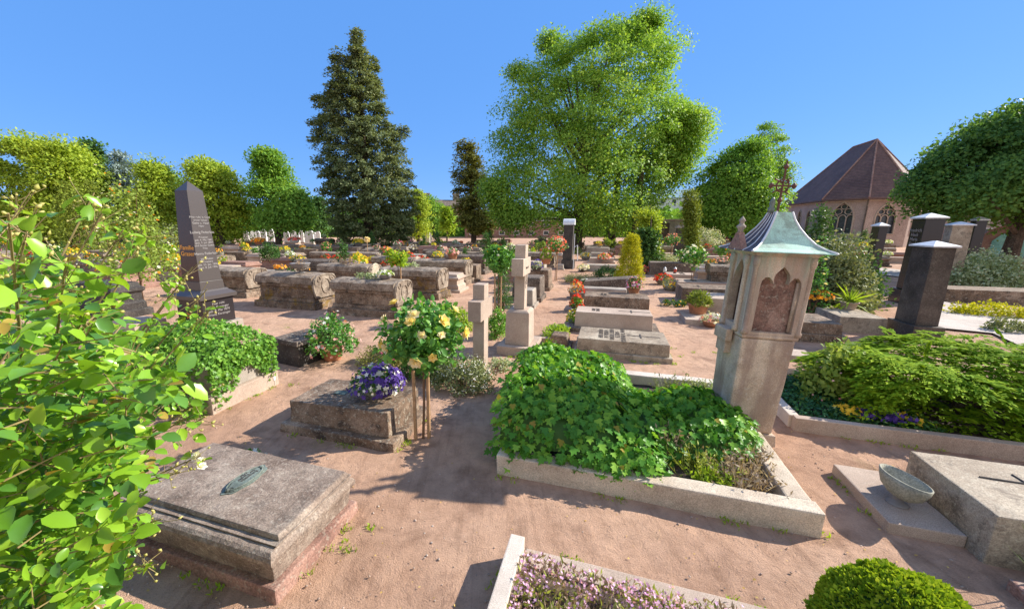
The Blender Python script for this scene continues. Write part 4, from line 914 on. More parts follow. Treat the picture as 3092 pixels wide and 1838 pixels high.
shrub('dwarf_conifer', 'small yellow conifer sprig just left of the rounded dwarf conifer', 'conifer', UV(2.06, -1.16), .15, .13, .20, 'greenball', 1400, .035, T_SPRAY, nc=60, up=.8, spread=.05)

# ---- right bottom: slab with boat shaped bowl
t = thing('grave_slab', 'pale wide slab tomb on a low plinth beside the tilted stone bowl', 'tomb', UV(3.20, .0), ANG)
bm = bmesh.new()
bx(bm, -.02, .455, .22, 1.06, -.05, .10, .012); part(bm, 'plinth', 'pinkgrey', t, .005, .12)
bm = bmesh.new(); bx(bm, .46, 2.4, .07, .95, -.05, .40, .012, (.0, .0)); part(bm, 'slab', 'sandgrey', t, .006, .10)
bm = bmesh.new(); tube(bm, [(.72, .62, .404), (1.5, .60, .404)], .008, 6); tube(bm, [(1.0, .50, .404), (1.0, .74, .404)], .008, 6); finish(bm, 'brass_cross', 'inkdark', t)
t = thing('stone_bowl', 'empty boat shaped stone bowl tilted on its foot beside the pale slab tomb', 'bowl', UV(3.39, .52, .10), ANG)
bm = bmesh.new(); lathe(bm, [(.06, .07), (.12, .085), (.19, .13), (.228, .20), (.238, .245), (.224, .248), (.21, .21), (.16, .145), (.02, .115)], 36)
for v in bm.verts: v.co.x *= .52
bmesh.ops.rotate(bm, verts=bm.verts[:], cent=(0, 0, .10), matrix=Matrix.Rotation(R(7), 3, 'Y') @ Matrix.Rotation(R(-5), 3, 'X'))
finish(bm, 'basin', 'bowl', t, True)
bm = bmesh.new(); lathe(bm, [(.075, 0), (.07, .015), (.04, .025), (.035, .06), (.05, .09)], 14); finish(bm, 'foot', 'potgrey', t, True)
tuft('grass_tuft', 'long wispy grass beside the pale slab at the right edge', 'grass', UV(3.98, -.10), 'dull', 46, .42, .1)
t = thing('kerb_stone', 'reddish stone kerb corner at the lower right edge', 'kerb', UV(3.62, -.16), ANG)
bm = bmesh.new(); bx(bm, 0, 1.4, -1.2, 0, -.05, .09, .012); part(bm, 'stone', 'red', t, .006, .1)

# ---- right bed: kerb, ground cover, pansies, azalea, yew
t = thing('grave_border', 'long stone kerb in front of the yew hedge on the right', 'kerb', UV(3.18, 1.92), ANG)
bm = bmesh.new(); bx(bm, 0, 3.6, 0, .10, -.05, .17, .01); part(bm, 'front_kerb', 'pinkgrey', t, .005, .13)
bm = bmesh.new(); bx(bm, -.03, .08, .102, 2.3, -.05, .16, .01); part(bm, 'side_kerb', 'kerbgrey', t, .005, .13)
bm = bmesh.new(); bx(bm, .081, 3.6, .102, 2.3, -.05, .07, 0); finish(bm, 'bed_soil', 'soil', t)
def cover():
    t = thing('ground_cover', 'dark glossy ground cover carpet inside the kerb left of the yew hedge', 'ground cover', UV(3.18, 1.92), ANG)
    n = 4200; x = .1 + 1.35 * RG.random(n); y = .12 + 1.5 * RG.random(n); z = .09 + .09 * RG.random(n)
    leaves('foliage', T_DIAMOND, np.stack([x, y, z], 1), rdir(n), rdir(n) * .7 + (0, 0, 1), .03 + .025 * RG.random(n), 'ground_cover', t)
cover()
def pansy_strip():
    t = thing('pansies', 'strip of purple and yellow pansies in front of the yew hedge', 'flowers', UV(4.15, 2.22), ANG)
    n = 150; q = np.stack([.5 * RG.random(n) - .25, .26 * RG.random(n) - .13, .18 + .07 * RG.random(n)], 1); leaves('blossoms', T_FLOWER, q, rdir(n), rdir(n) * .6 + (-.3, -.6, 1), .05 + .02 * RG.random(n), 'p_violet', t)
    q = np.stack([np.r_[-.42 + .24 * RG.random(26), .12 + .22 * RG.random(20)], .24 * RG.random(46) - .1, .19 + .06 * RG.random(46)], 1); leaves('blossoms', T_FLOWER, q, rdir(46), rdir(46) * .6 + (-.3, -.6, 1), .055 + .02 * RG.random(46), 'p_gold', t)
    q = np.stack([1.0 * RG.random(300) - .5, .34 * RG.random(300) - .17, .10 + .1 * RG.random(300)], 1); leaves('foliage', T_DIAMOND, q, rdir(300), rdir(300) + (0, 0, 1), .06, 'darkgreen', t)
pansy_strip()
shrub('azalea', 'bronze tipped azalea bush between the shrine and the yew hedge', 'azalea', UV(4.02, 3.05), .52, .46, .80, 'azalea', 2600, .075, T_DIAMOND, [('p_pink', 26)], .02, nc=90, z0=.05, spread=.12)
def yew():
    t = thing('yew_hedge', 'wide layered yew hedge with bright new tips at the right edge', 'hedge', UV(5.25, 2.95), ANG)
    nc = 1600; x = RG.uniform(-1.2, 1.9, nc); y = RG.uniform(-.72, .95, nc)
    hx = np.clip(1 - ((x - .3) / 1.65) ** 4, 0, 1) ** .5; hy = np.clip(1 - ((y - .1) / .95) ** 4, 0, 1) ** .5; top = .95 * hx * hy * (.9 + .12 * np.sin(x * 4 + y * 3))
    z = np.maximum(.10, top * np.where(RG.random(nc) < .5, .88 + .14 * RG.random(nc), np.round(RG.random(nc) * 5) / 5 + .04 * RG.normal(size=nc)))
    c = np.stack([x, y, z], 1)
    cc = np.repeat(c, 26, axis=0); n = len(cc); d0 = unit(np.stack([c[:, 0] - .3, (c[:, 1] - .1) * 1.6, np.full(nc, .12)], 1) + RG.normal(size=(nc, 3)) * (.55, .55, .10)); d = np.repeat(d0, 26, axis=0)
    tt_ = RG.random((n, 1)); sd_ = np.stack([-d[:, 1], d[:, 0], np.zeros(n)], 1); q = cc + d * tt_ * .26 + sd_ * RG.normal(size=(n, 1)) * .055 * (1.2 - tt_); q[:, 2] -= .10 * tt_[:, 0] ** 2
    q[:, 2] = np.maximum(q[:, 2], .05)
    leaves('foliage', T_SPRAY, q, d + sd_ * RG.normal(size=(n, 1)) * .6 + (0, 0, -.12), rdir(n) * .3 + (0, -.15, 1), .06 + .05 * RG.random(n), 'yew', t)
    bm = bmesh.new()
    for k in range(12): tube(bm, [(.2 + .4 * math.sin(k), .1, 0), (x[k * 9] * .7, y[k * 9] * .7, z[k * 9] * .8)], [.03, .008], 5)
    finish(bm, 'stems', 'bark', t)
yew()

# ================================================================== middle ground: sarcophagus tombs left of the path
def sarco(label, pxl, pxr, py, mat='brown', W=1.15, Hh=1.0, L=None, group='barrel topped tombs left of the path', detail=True):
    loc, ln = place_row(pxl, pxr, py)
    if L: loc = loc + E1 * (ln - L); ln = L
    t = thing('sarcophagus', label, 'tomb', loc, ANG, group); k_sarco(t, ln, W, Hh, mat, detail)
    return t, loc, ln
def on(loc, u, v, z): return loc + E1 * u + E2 * v + Vector((0, 0, z))
sA = sarco('broad mossy sarcophagus with a carved scroll end and an urn standing on it', 592, 790, 752, 'brownmoss', 1.25, 1.02)
sB = sarco('nearest barrel topped sarcophagus to the yellow rose, brown stone with carved end', 775, 985, 772, 'brown', 1.15, .98)
sC = sarco('long sarcophagus with a pale round medallion on its end, behind the two nearest ones', 765, 915, 708, 'brown', 1.15, .98, 2.5)
sD = sarco('dark mossy sarcophagus stained rusty at the foot, to the right of the bowl on stone', 930, 1080, 728, 'brownmoss', 1.15, 1.02, 2.4)
sE = sarco('sarcophagus with a light shield end, partly hidden by the medallion tomb', 890, 1018, 678, 'brown', 1.15, 1.0, 2.4)
sF = sarco('sunlit sarcophagus with a pale carved end on a broad rusty plinth by the path', 985, 1145, 693, 'brown', 1.2, 1.02, 2.5)
sG = sarco('grey brown sarcophagus at the path edge left of the round green rose tree', 1080, 1188, 668, 'dark', 1.15, .98, 2.3)
sH = sarco('sarcophagus end showing just right of the black obelisk foot', 470, 622, 724, 'brown', 1.2, .98, 2.4)
for s_, nm in ((sC, 'medallion'), (sE, 'shield')):
    t, loc, ln = s_
    bm = bmesh.new(); lathe(bm, [(.30, 0), (.31, .03), (.26, .06), (.24, .05), (.05, .06)], 26); bmesh.ops.rotate(bm, verts=bm.verts[:], cent=(0, 0, 0), matrix=Matrix.Rotation(R(90), 3, 'Y'))
    for v in bm.verts: v.co += Vector((ln - .10, .575, .72))
    finish(bm, nm, 'kerb' if nm == 'medallion' else 'pinkgrey', t)
def gp(px, py, dv=0.0, z=0.0): return G(px, py) + E2 * dv + Vector((0, 0, z))
planter('urn', 'wide grey urn of faded sedum on the broad mossy sarcophagus', 'urn', on(sA[1], sA[2] * .62, .55, 1.02), .27, 'urn', 'potgrey', 'heathdry', [('p_orange', 16)], .22, 1.0, 260, .06, bloom=.03)
planter('flower_bowl', 'pale stone bowl of white blossom on the nearest sarcophagus', 'flower bowl', on(sB[1], sB[2] * .72, .55, .98), .20, 'bowl', 'potgrey', 'lime_leaf', [('p_white', 30)], .12, 1.1, 150, .06)
shrub('creeping_plant', 'grey creeping plant lying along the lid of the nearest sarcophagus', 'plant', on(sB[1], sB[2] * .45, .5, .97), .40, .16, .12, 'silver', 420, .05, nc=30, rz=ANG, stems=False, spread=.06)
shrub('creeping_plant', 'purple heather strip on the lid of the medallion sarcophagus', 'plant', on(sC[1], sC[2] * .55, .4, .96), .45, .2, .2, 'heathdry', 420, .05, petals=[('p_violet', 90)], bloom=.022, nc=30, rz=ANG, stems=False, spread=.07)
standard_rose('young yellow standard rose on a thin pale stem beside the medallion sarcophagus', on(sB[1], sB[2] * .66, 1.5, 0), 1.28, .32, 'lime_leaf', [('p_gold', 26), ('p_pink', 6)], 1, 520, .03, .085)
planter('flower_bowl', 'stone bowl of yellow begonias on the shield end sarcophagus', 'flower bowl', on(sE[1], sE[2] * .45, .5, 1.0), .22, 'bowl', 'bowl', 'lime_leaf', [('p_gold', 34)], .13, 1.1, 150, .06)
planter('flower_bowl', 'bowl of coral and orange begonias left of the small yellow bowl', 'flower bowl', on(sE[1], sE[2] * .18, .9, 1.0), .26, 'bowl', 'potgrey', 'darkgreen', [('p_coral', 34), ('p_orange', 16)], .26, 1.15, 200, .07)
planter('flower_pot', 'terracotta pot of pale pink flowers on the sunlit sarcophagus', 'flower pot', on(sF[1], sF[2] * .64, .8, 1.02), .24, 'pot', 'terra', 'roseleaf', [('p_pink', 30), ('p_white', 14)], .26, 1.15, 200, .07)
shrub('creeping_plant', 'white flowering plants lying on the dark mossy sarcophagus lid', 'plant', on(sD[1], sD[2] * .45, .55, 1.0), .4, .2, .13, 'silver', 320, .05, petals=[('p_white', 50)], bloom=.02, nc=24, rz=ANG, stems=False, spread=.06)
shrub('yellow_moss_plant', 'small bright green tuft on the path between sarcophagus and rose tree', 'plant', gp(1165, 670), .16, .14, .12, 'lime_leaf', 160, .05, nc=14, stems=False)
shrub('sedum_mat', 'rusty red sedum spreading at the foot of the dark mossy sarcophagus', 'ground cover', gp(1068, 727, .15), .55, .35, .06, 'rustmat' if 'rustmat' in M else 'heathdry', 900, .035, nc=60, rz=ANG, stems=False, spread=.05)
# second tier behind them
for args in (
    ('stepped', 'low stone tomb behind the urn sarcophagus with a square zinc planter', 690, 845, 672, 'dark', 1.1, .55), ('sarco', 'small brown barrel tomb behind the dark round bush', 820, 930, 652, 'brown', 1.1, .9),
    ('sarco', 'brown barrel tomb with a yellow lollipop flower in front of the conifer', 880, 950, 640, 'brown', 1.1, 1.0), ('slab', 'flat grey slab tomb with a dark square planter, left of the sunlit sarcophagus', 945, 1040, 655, 'grey', 1.2, .80),
    ('sarco', 'weathered barrel tomb with a chipped capital end, behind the urn', 740, 830, 648, 'brown', 1.1, .85), ('sarco', 'barrel tomb seen over the stone capital, upper row left of the conifer', 715, 800, 626, 'brown', 1.1, .95),
    ('slab', 'wide dark slab tomb in the row before the conifer', 800, 880, 632, 'dark', 1.2, .9), ('sarco', 'grey barrel tomb in the shade right of the conifer', 1020, 1110, 640, 'dark', 1.1, .85),
    ('slab', 'low pale slab right of the obelisk with a green bowl on it', 575, 700, 690, 'grey', 1.3, .45), ('block', 'pale block shaped tomb with a terracotta pot, just right of the obelisk', 590, 640, 652, 'pinkgrey', 1.0, .8),
    ('sarco', 'carved tomb end with round shield to the right of the obelisk', 590, 662, 636, 'brown', 1.1, 1.0), ('block', 'pink stone block tomb between obelisk and dark round bush', 625, 670, 655, 'red', .9, .6)):
    kd, lb, a, b_, y, mt, W_, H_ = args
    loc, ln = place_row(a, b_, y); ln = max(ln, 1.3); t = thing('tomb', lb, 'tomb', loc, ANG, 'tombs left of the path')
    if kd == 'sarco': k_sarco(t, ln, W_, H_, mt, False)
    elif kd == 'stepped': k_step(t, ln, W_, H_, mt, False)
    elif kd == 'block': k_step(t, ln, W_, H_, mt, False)
    else: k_slab(t, ln, W_, H_, mt, .25, .1, detail=False)
shrub('round_bush', 'dark round standard bush between the obelisk and the conifer', 'bush', gp(652, 665, .3, .45), .62, .55, .75, 'darkgreen', 2200, .075, nc=80, z0=.35)
planter('zinc_planter', 'square zinc planter overflowing with yellow flowers behind the urn', 'planter', gp(838, 690, 1.2, .5), .30, 'pot', 'zinc', 'lime_leaf', [('p_gold', 60)], .40, 1.3, 320, .08)
shrub('yellow_bush', 'yellow tipped bush above the zinc planter', 'bush', gp(835, 672, 1.3, .4), .36, .3, .75, 'goldthuja', 900, .06, petals=[('p_gold', 30)], nc=40)
planter('terracotta_pot', 'small terracotta pot of yellow flowers beside the zinc planter', 'flower pot', gp(868, 676, 1.5, .5), .2, 'pot', 'terra', 'lime_leaf', [('p_gold', 20)], .25, 1.2, 150, .07)
planter('flower_bowl', 'green bronze bowl of dry sedum right of the obelisk', 'flower bowl', gp(655, 690, .7, .45), .26, 'bowl', 'bronze', 'heathdry', [('p_orange', 24)], .14, 1.1, 180, .06)
planter('flower_bowl', 'dark bowl of dim yellow flowers in front of the dark round bush', 'flower bowl', gp(710, 668, .5, .5), .3, 'bowl', 'potdark', 'darkgreen', [('p_gold', 22)], .25, 1.2, 180, .07)
planter('flower_pot', 'yellow and pink flowers in a pot touching the right side of the obelisk', 'flower pot', gp(583, 640, .5, .8), .26, 'pot', 'potgrey', 'lime_leaf', [('p_gold', 26), ('p_coral', 10)], .28, 1.2, 180, .07)
planter('flower_bowl', 'orange cushion of flowers on the carved tomb right of the obelisk', 'flower bowl', gp(615, 628, .8, 1.0), .40, 'bowl', 'terra', 'darkgreen', [('p_orange', 60)], .24, 1.2, 160, .08)
planter('flower_bowl', 'red flower cushion in a white bowl on a tomb in the row before the conifer', 'flower bowl', gp(705, 622, .8, 1.0), .42, 'bowl', 'white', 'darkgreen', [('p_coral', 60)], .2, 1.2, 160, .08)
planter('flower_bowl', 'low bowl of yellow flowers on the brown barrel tomb by the conifer', 'flower bowl', gp(865, 628, .6, .9), .36, 'bowl', 'potgrey', 'lime_leaf', [('p_gold', 50)], .34, 1.2, 200, .08)
t = thing('flower_stake', 'pale round lollipop flower on a stem before the dark conifer', 'rose tree', gp(892, 650, .3))
bm = bmesh.new(); tube(bm, [(0, 0, 0), (0, 0, 1.5)], .02, 6); finish(bm, 'stem', 'wood', t)
leaves('blossoms', T_ROSEBLOOM, rdir(30) * .14 + (0, 0, 1.6), rdir(30), rdir(30) + (0, 0, .5), .14, 'p_peach', t)
planter('planter_box', 'dark planter with feathery dry plants on the flat grey slab tomb', 'planter', gp(1000, 650, .5, .8), .26, 'pot', 'potdark', 'heathdry', [('p_white', 10)], .30, 1.1, 160, .08)
planter('flower_bowl', 'bright orange flower standing in the shaded rows right of the conifer', 'flower bowl', gp(985, 625, .2, .6), .3, 'pot', 'potgrey', 'darkgreen', [('p_orange', 30)], .3, 1.1, 100, .08)

# ================================================================== the tombs between the crosses and the big tree
def lowtomb(label, pxl, pxr, py, mat, W, Hh, kind='block', cat='tomb', **kw):
    loc, ln = place_row(pxl, pxr, py); t = thing('tomb', label, cat, loc, ANG, 'tombs along the path')
    if kind == 'slab': k_slab(t, ln, W, Hh, mat, **kw)
    elif kind == 'sarco': k_sarco(t, ln, W, Hh, mat, kw.get('detail', True))
    elif kind == 'step': k_step(t, ln, W, Hh, mat)
    else:
        bm = bmesh.new(); bx(bm, 0, ln, 0, W, -.05, Hh * .18, .012); part(bm, 'plinth', mat, t, .004, .2)
        bm = bmesh.new(); bx(bm, .05, ln - .05, .05, W - .05, Hh * .18, Hh, .04, (.03, .03), 3); part(bm, 'chest', mat, t, .006, .14)
    return t, loc, ln
lowtomb('dark rounded tomb chest behind the tall cross carrying a bowl of grey violet plants', 1240, 1322, 735, 'dark', 1.1, .78)
lowtomb('brown tomb chest second behind the tall cross, with a terracotta trough', 1262, 1342, 708, 'brown', 1.1, .78)
lowtomb('small low block directly behind the pedestal of the tall cross', 1262, 1304, 752, 'grey', .8, .55)
lowtomb('pale flat slab tomb just left of the small pink and green rose', 1270, 1318, 668, 'pinkgrey', 1.1, .62)
planter('flower_bowl', 'dark bowl of silvery violet plants behind the arm of the tall cross', 'flower bowl', gp(1300, 715, .55, .78), .21, 'bowl', 'potdark', 'silver', [('p_violet', 24)], .26, 1.2, 240, .06)
planter('flower_trough', 'terracotta trough of green plants with pink flowers behind the tall cross', 'planter', gp(1325, 690, .55, .78), .24, 'pot', 'terra', 'lime_leaf', [('p_pink', 22)], .50, 1.2, 380, .08)
standard_rose('standard rose full of coral red blooms on a wooden stake beside the grey capped pillar', gp(1353, 684), 1.28, .44, 'roseleaf', [('p_coral', 95), ('p_pink', 22)], 1, 900, .05, .06)
standard_rose('round leafy rose tree with two yellow buds, staked behind the light cross', gp(1214, 782), 1.30, .40, 'roseleaf', [('p_gold', 7), ('p_white', 6)], 2, 1700, .045, .075)
shrub('thuja_column', 'dark clipped thuja column standing left of the tall cross', 'thuja', gp(1222, 762, .2), .28, .28, 1.45, 'darkgreen', 3400, .05, T_SPRAY, nc=120, z0=0, spread=.1)
lowtomb('little grey stone bench at the foot of the grey capped pillar', 1352, 1376, 658, 'grey', .5, .30)
# grey capped pillar
t = thing('pillar_monument', 'black pillar monument with a rounded grey metal cap before the big tree', 'pillar', gp(1370, 655), ANG)
Yp = G(1370, 655).y; wp_ = 26 / 960 * Yp; hp_ = at(1385, 548, Yp).z
bm = bmesh.new(); bx(bm, -.05, wp_ + .05, 0, .8, -.05, .5, .01); finish(bm, 'base', 'blackrough', t)
bm = bmesh.new(); bx(bm, 0, wp_ * .85, .05, .75, .501, hp_, .01); finish(bm, 'shaft', 'blackrough', t)
bm = bmesh.new(); profile_x(bm, [(.78, hp_), (.02, hp_)] + [(.4 - .38 * math.cos(q), hp_ + .34 * math.sin(q)) for q in [k * math.pi / 10 for k in range(11)]], -.05, wp_ * .95); finish(bm, 'cap', 'zinc', t)
bm = bmesh.new(); tube(bm, [(wp_ + .02, -.04, 0), (wp_ + .02, -.04, hp_ * .8)], .02, 6); tube(bm, [(wp_ + .02, -.04, hp_ * .5), (wp_ + .2, -.04, hp_ * .55), (wp_ + .24, -.04, hp_ * .2)], .025, 6); finish(bm, 'iron_arm', 'zinc', t)

# ================================================================== slab rows right of the path
WORDS = 'HIER RUHEN\nIN FRIEDEN\nUNSERE LIEBEN\nELTERN\nKONRAD U. ANNA'
lowtomb('grey inscribed slab tomb with a carved cross, nearest behind the ivy mound', 1395, 1634, 876, 'sandgrey', 1.05, .33, 'slab', plinth=.3, inset=.05, words=WORDS, cross=True)
lowtomb('rough stone cube lying beside the inscribed slab tomb', 1330, 1392, 850, 'brown', .55, .25)
lowtomb('pale slab tomb with a carved cross, second behind the ivy mound, on a wide plinth', 1378, 1606, 817, 'pinkgrey', 1.05, .46, 'slab', plinth=.24, inset=.16, words='RUHE\nSANFT', cross=True, pmat='dark')
lowtomb('mossy slab tomb with dark metal letters and a pot of pink flowers', 1420, 1580, 760, 'brown', .95, .42, 'slab', plinth=0, words='GEORG\nBAUER')
lowtomb('rounded grey half cylinder tomb between two mossy slabs', 1406, 1532, 730, 'grey', .62, .36)
t, loc, ln = lowtomb('slab tomb whose top tilts up to the right, before the yellow thuja', 1422, 1548, 712, 'dark', .95, .46, 'slab', plinth=0, slope=.10, words='FAMILIE')
planter('flower_bowl', 'grey bowl of white and yellow pansies at the left end of the pale slab tomb', 'flower bowl', gp(1402, 802, .35), .20, 'bowl', 'potgrey', 'lime_leaf', [('p_white', 70), ('p_gold', 55)], .30, 1.25, 300, .06, bloom=.04)
planter('geranium_pot', 'red geranium in a pot left of the mossy slab tomb', 'flower pot', gp(1404, 762, .2), .16, 'pot', 'potdark', 'ivysmall', [('p_red', 55)], .32, 1.2, 260, .07, bloom=.05)
planter('geranium_pot', 'tall grey pot of red and orange geraniums left of the rounded tomb', 'flower pot', gp(1402, 730, .2), .24, 'pot', 'potgrey', 'silver', [('p_red', 50), ('p_orange', 18)], .38, 1.05, 260, .06, bloom=.05)
planter('flower_pot', 'terracotta pot of magenta and purple flowers on the mossy slab tomb', 'flower pot', gp(1544, 752, .4, .40), .19, 'pot', 'terra', 'darkgreen', [('p_mag', 36), ('p_lilac', 40)], .34, 1.25, 300, .06, bloom=.04)
planter('white_flowers', 'white flower cluster at the left end of the tilted slab', 'flower bowl', gp(1425, 706, .3), .18, 'bowl', 'potdark', 'darkgreen', [('p_white', 40)], .28, 1.2, 160, .06)
shrub('juniper', 'flat spreading juniper left of the tilted slab tomb', 'juniper', gp(1412, 692, .5), .85, .5, .34, 'dull', 2300, .07, T_SPRAY, nc=110, rz=ANG, spread=.14)
shrub('dark_shrub', 'low dark green shrub at the foot of the yellow thuja', 'shrub', gp(1480, 680, .5), .7, .55, .52, 'darkgreen', 2200, .06, nc=90, spread=.14)
shrub('golden_thuja', 'bright yellow thuja cone standing among the slab tombs right of the path', 'thuja', gp(1534, 690, .5), .60, .55, 2.05, 'goldthuja', 11000, .085, T_SPRAY, nc=330, taper=.45, up=.9, spread=.15)
for lb, a, b_, y, mt, H_ in (('low grey slab tomb with pale bowls behind the juniper', 1424, 1510, 663, 'grey', .36), ('narrow slab tomb with red and pink flowers, left of the yellow thuja', 1432, 1500, 642, 'pinkgrey', .34),
    ('third low slab back from the juniper, in dappled shade', 1436, 1500, 628, 'grey', .36), ('fourth low slab back from the juniper, pale edge lit', 1438, 1502, 616, 'pinkgrey', .40)):
    lowtomb(lb, a, b_, y, mt, 1.0, H_, 'slab', plinth=.3, detail=False)
planter('flower_bowl', 'bowl of pale yellow flowers at the left end of the low grey slab', 'flower bowl', gp(1421, 664, .3), .26, 'bowl', 'potdark', 'silver', [('p_peach', 30), ('p_white', 20)], .26, 1.2, 160, .07)
planter('flower_bowl', 'bowl of red and pink flowers before the yellow thuja top left side', 'flower bowl', gp(1472, 645, .4, .15), .34, 'bowl', 'potgrey', 'ivysmall', [('p_red', 40), ('p_pink', 30), ('p_gold', 12)], .34, 1.2, 200, .08, bloom=.06)
planter('flower_bowl', 'bowl of small yellow and white flowers in dappled shade by the pillar', 'flower bowl', gp(1427, 634, .3), .34, 'bowl', 'potgrey', 'silver', [('p_white', 34), ('p_gold', 16)], .3, 1.2, 160, .08)
planter('flower_bowl', 'pink begonia bowl just left of the yellow thuja', 'flower bowl', gp(1490, 632, .3, .2), .3, 'bowl', 'terra', 'darkgreen', [('p_pink', 30)], .3, 1.1, 140, .08)
# second slab column
lowtomb('sunny slab tomb with two lanterns, right of the yellow thuja', 1625, 1762, 690, 'pinkgrey', 1.1, .34, 'slab', plinth=.25, inset=.05, words='IM HERRN\nENTSCHLAFEN')
lowtomb('pale cracked slab tomb behind the shrine, second from the lanterns', 1652, 1800, 716, 'pinkgrey', 1.1, .40, 'slab', plinth=0, words='VALENTIN\nROTH')
lowtomb('thick brown slab tomb behind the shrine with a grassy pot in front', 1664, 1830, 742, 'brown', 1.15, .48, 'slab', plinth=0, words='JAKOB', cross=True)
lowtomb('pale block tomb half hidden by the left edge of the shrine', 1724, 1860, 775, 'pinkgrey', 1.1, .50, 'slab', plinth=0)
lowtomb('flat stone step under the grassy pot beside the shrine', 1672, 1750, 792, 'pinkgrey', .9, .12, 'slab', plinth=0, detail=True)
lowtomb('long dark tomb with a flowering green top right of the yellow thuja', 1580, 1702, 672, 'dark', 1.2, .62, 'slab', plinth=.2, detail=True)
planter('grass_pot', 'terracotta bowl of yellow green grass standing left of the shrine', 'flower pot', gp(1703, 778, .2, .12), .27, 'pot', 'terra', 'thuja', [], .34, 1.15, 700, .11, T=T_SPRAY)
planter('geranium_bowl', 'bowl of scarlet geraniums at the left end of the lantern slab', 'flower bowl', gp(1618, 695, .3), .30, 'bowl', 'bowl', 'darkgreen', [('p_red', 75)], .26, 1.25, 200, .07, bloom=.05)
planter('flower_bowl', 'stone bowl of pink and yellow flowers in front of the scarlet geraniums', 'flower bowl', gp(1636, 710, .3), .28, 'bowl', 'bowl', 'silver', [('p_pink', 44), ('p_gold', 26)], .30, 1.15, 200, .07, bloom=.045)
planter('flower_bowl', 'small white flowers by the left corner of the shrine', 'flower bowl', gp(1738, 800, .2), .20, 'bowl', 'terra', 'silver', [('p_white', 36), ('p_pink', 10)], .24, 1.2, 180, .06)
shrub('marigold_patch', 'low yellow flowers in a dark ground bowl left of the thick brown slab', 'flowers', gp(1645, 748, .2), .42, .25, .16, 'darkgreen', 500, .06, petals=[('p_gold', 26)], bloom=.03, nc=30, stems=False)
for nm, lb, px, mt in (('lantern', 'clear glass grave lantern on the slab right of the thuja', 1624, 'zinc'), ('lantern', 'red glass grave lantern on the slab right of the thuja', 1650, 'glassred')):
    p = gp(px, 690, .75, .34); t = thing(nm, lb, 'lantern', p)
    bm = bmesh.new(); lathe(bm, [(.07, 0), (.075, .02), (.065, .03), (.065, .05)], 12); finish(bm, 'base', 'potdark', t, True)
    bm = bmesh.new(); lathe(bm, [(.06, .05), (.068, .12), (.06, .20)], 12); finish(bm, 'glass', mt, t, True)
    bm = bmesh.new(); lathe(bm, [(.072, .20), (.05, .24), (.02, .26), (.018, .29), (.005, .30)], 12); finish(bm, 'lid', 'zinc', t, True)
shrub('flowering_cover', 'white edged green ground cover on the long dark tomb', 'ground cover', gp(1620, 652, .6, .35), 1.1, .6, .34, 'silver', 1500, .07, petals=[('p_white', 120)], bloom=.03, nc=90, rz=ANG, stems=False, spread=.16)
planter('flower_bowl', 'pink begonia bowl immediately right of the yellow thuja', 'flower bowl', gp(1570, 668, .2), .26, 'bowl', 'terra', 'darkgreen', [('p_coral', 34)], .24, 1.1, 140, .07)
planter('flower_bowl', 'yellow and red flowers right of the black square pillar', 'flower bowl', gp(1686, 652, .3, .3), .34, 'bowl', 'potgrey', 'lime_leaf', [('p_gold', 46), ('p_red', 10)], .3, 1.2, 180, .08, bloom=.05)
standard_rose('pale pink standard rose on a thin stem left of the black square pillar', gp(1632, 648), 1.25, .46, 'roseleaf', [('p_pink', 44)], 1, 520, .055, .08)
shrub('white_rambler', 'wide bush covered in white flowers left of the shrine roof', 'shrub', gp(1722, 622, .3, .5), 1.5, 1.1, 1.25, 'silver', 3200, .10, petals=[('p_white', 520)], bloom=.05, nc=120, z0=.35)
standard_rose('small orange flowered rose tree on a thin stem left of the shrine', gp(1752, 665), .95, .34, 'roseleaf', [('p_orange', 16)], 1, 420, .04, .08)
shrub('dark_round_bush', 'little dark round bush in the sunny rows left of the shrine', 'bush', gp(1703, 645, 0, .3), .34, .3, .5, 'purpleleaf', 600, .07, nc=30)
for lb, a, b_, y, mt in (('pale flat slab between the white rambler and the shrine', 1690, 1790, 640, 'pinkgrey'), ('dark low slab under the yellow and red flowers', 1676, 1760, 655, 'dark'), ('grey curved slab close to the left edge of the shrine head', 1706, 1790, 668, 'grey'),
                        ('long pale kerb like slab behind the yellow thuja', 1560, 1640, 640, 'pinkgrey'), ('brown flat tomb in the sun beneath the white rambler', 1668, 1775, 628, 'brown')):
    lowtomb(lb, a, b_, y, mt, 1.0, .42, 'slab', plinth=.3, detail=False)
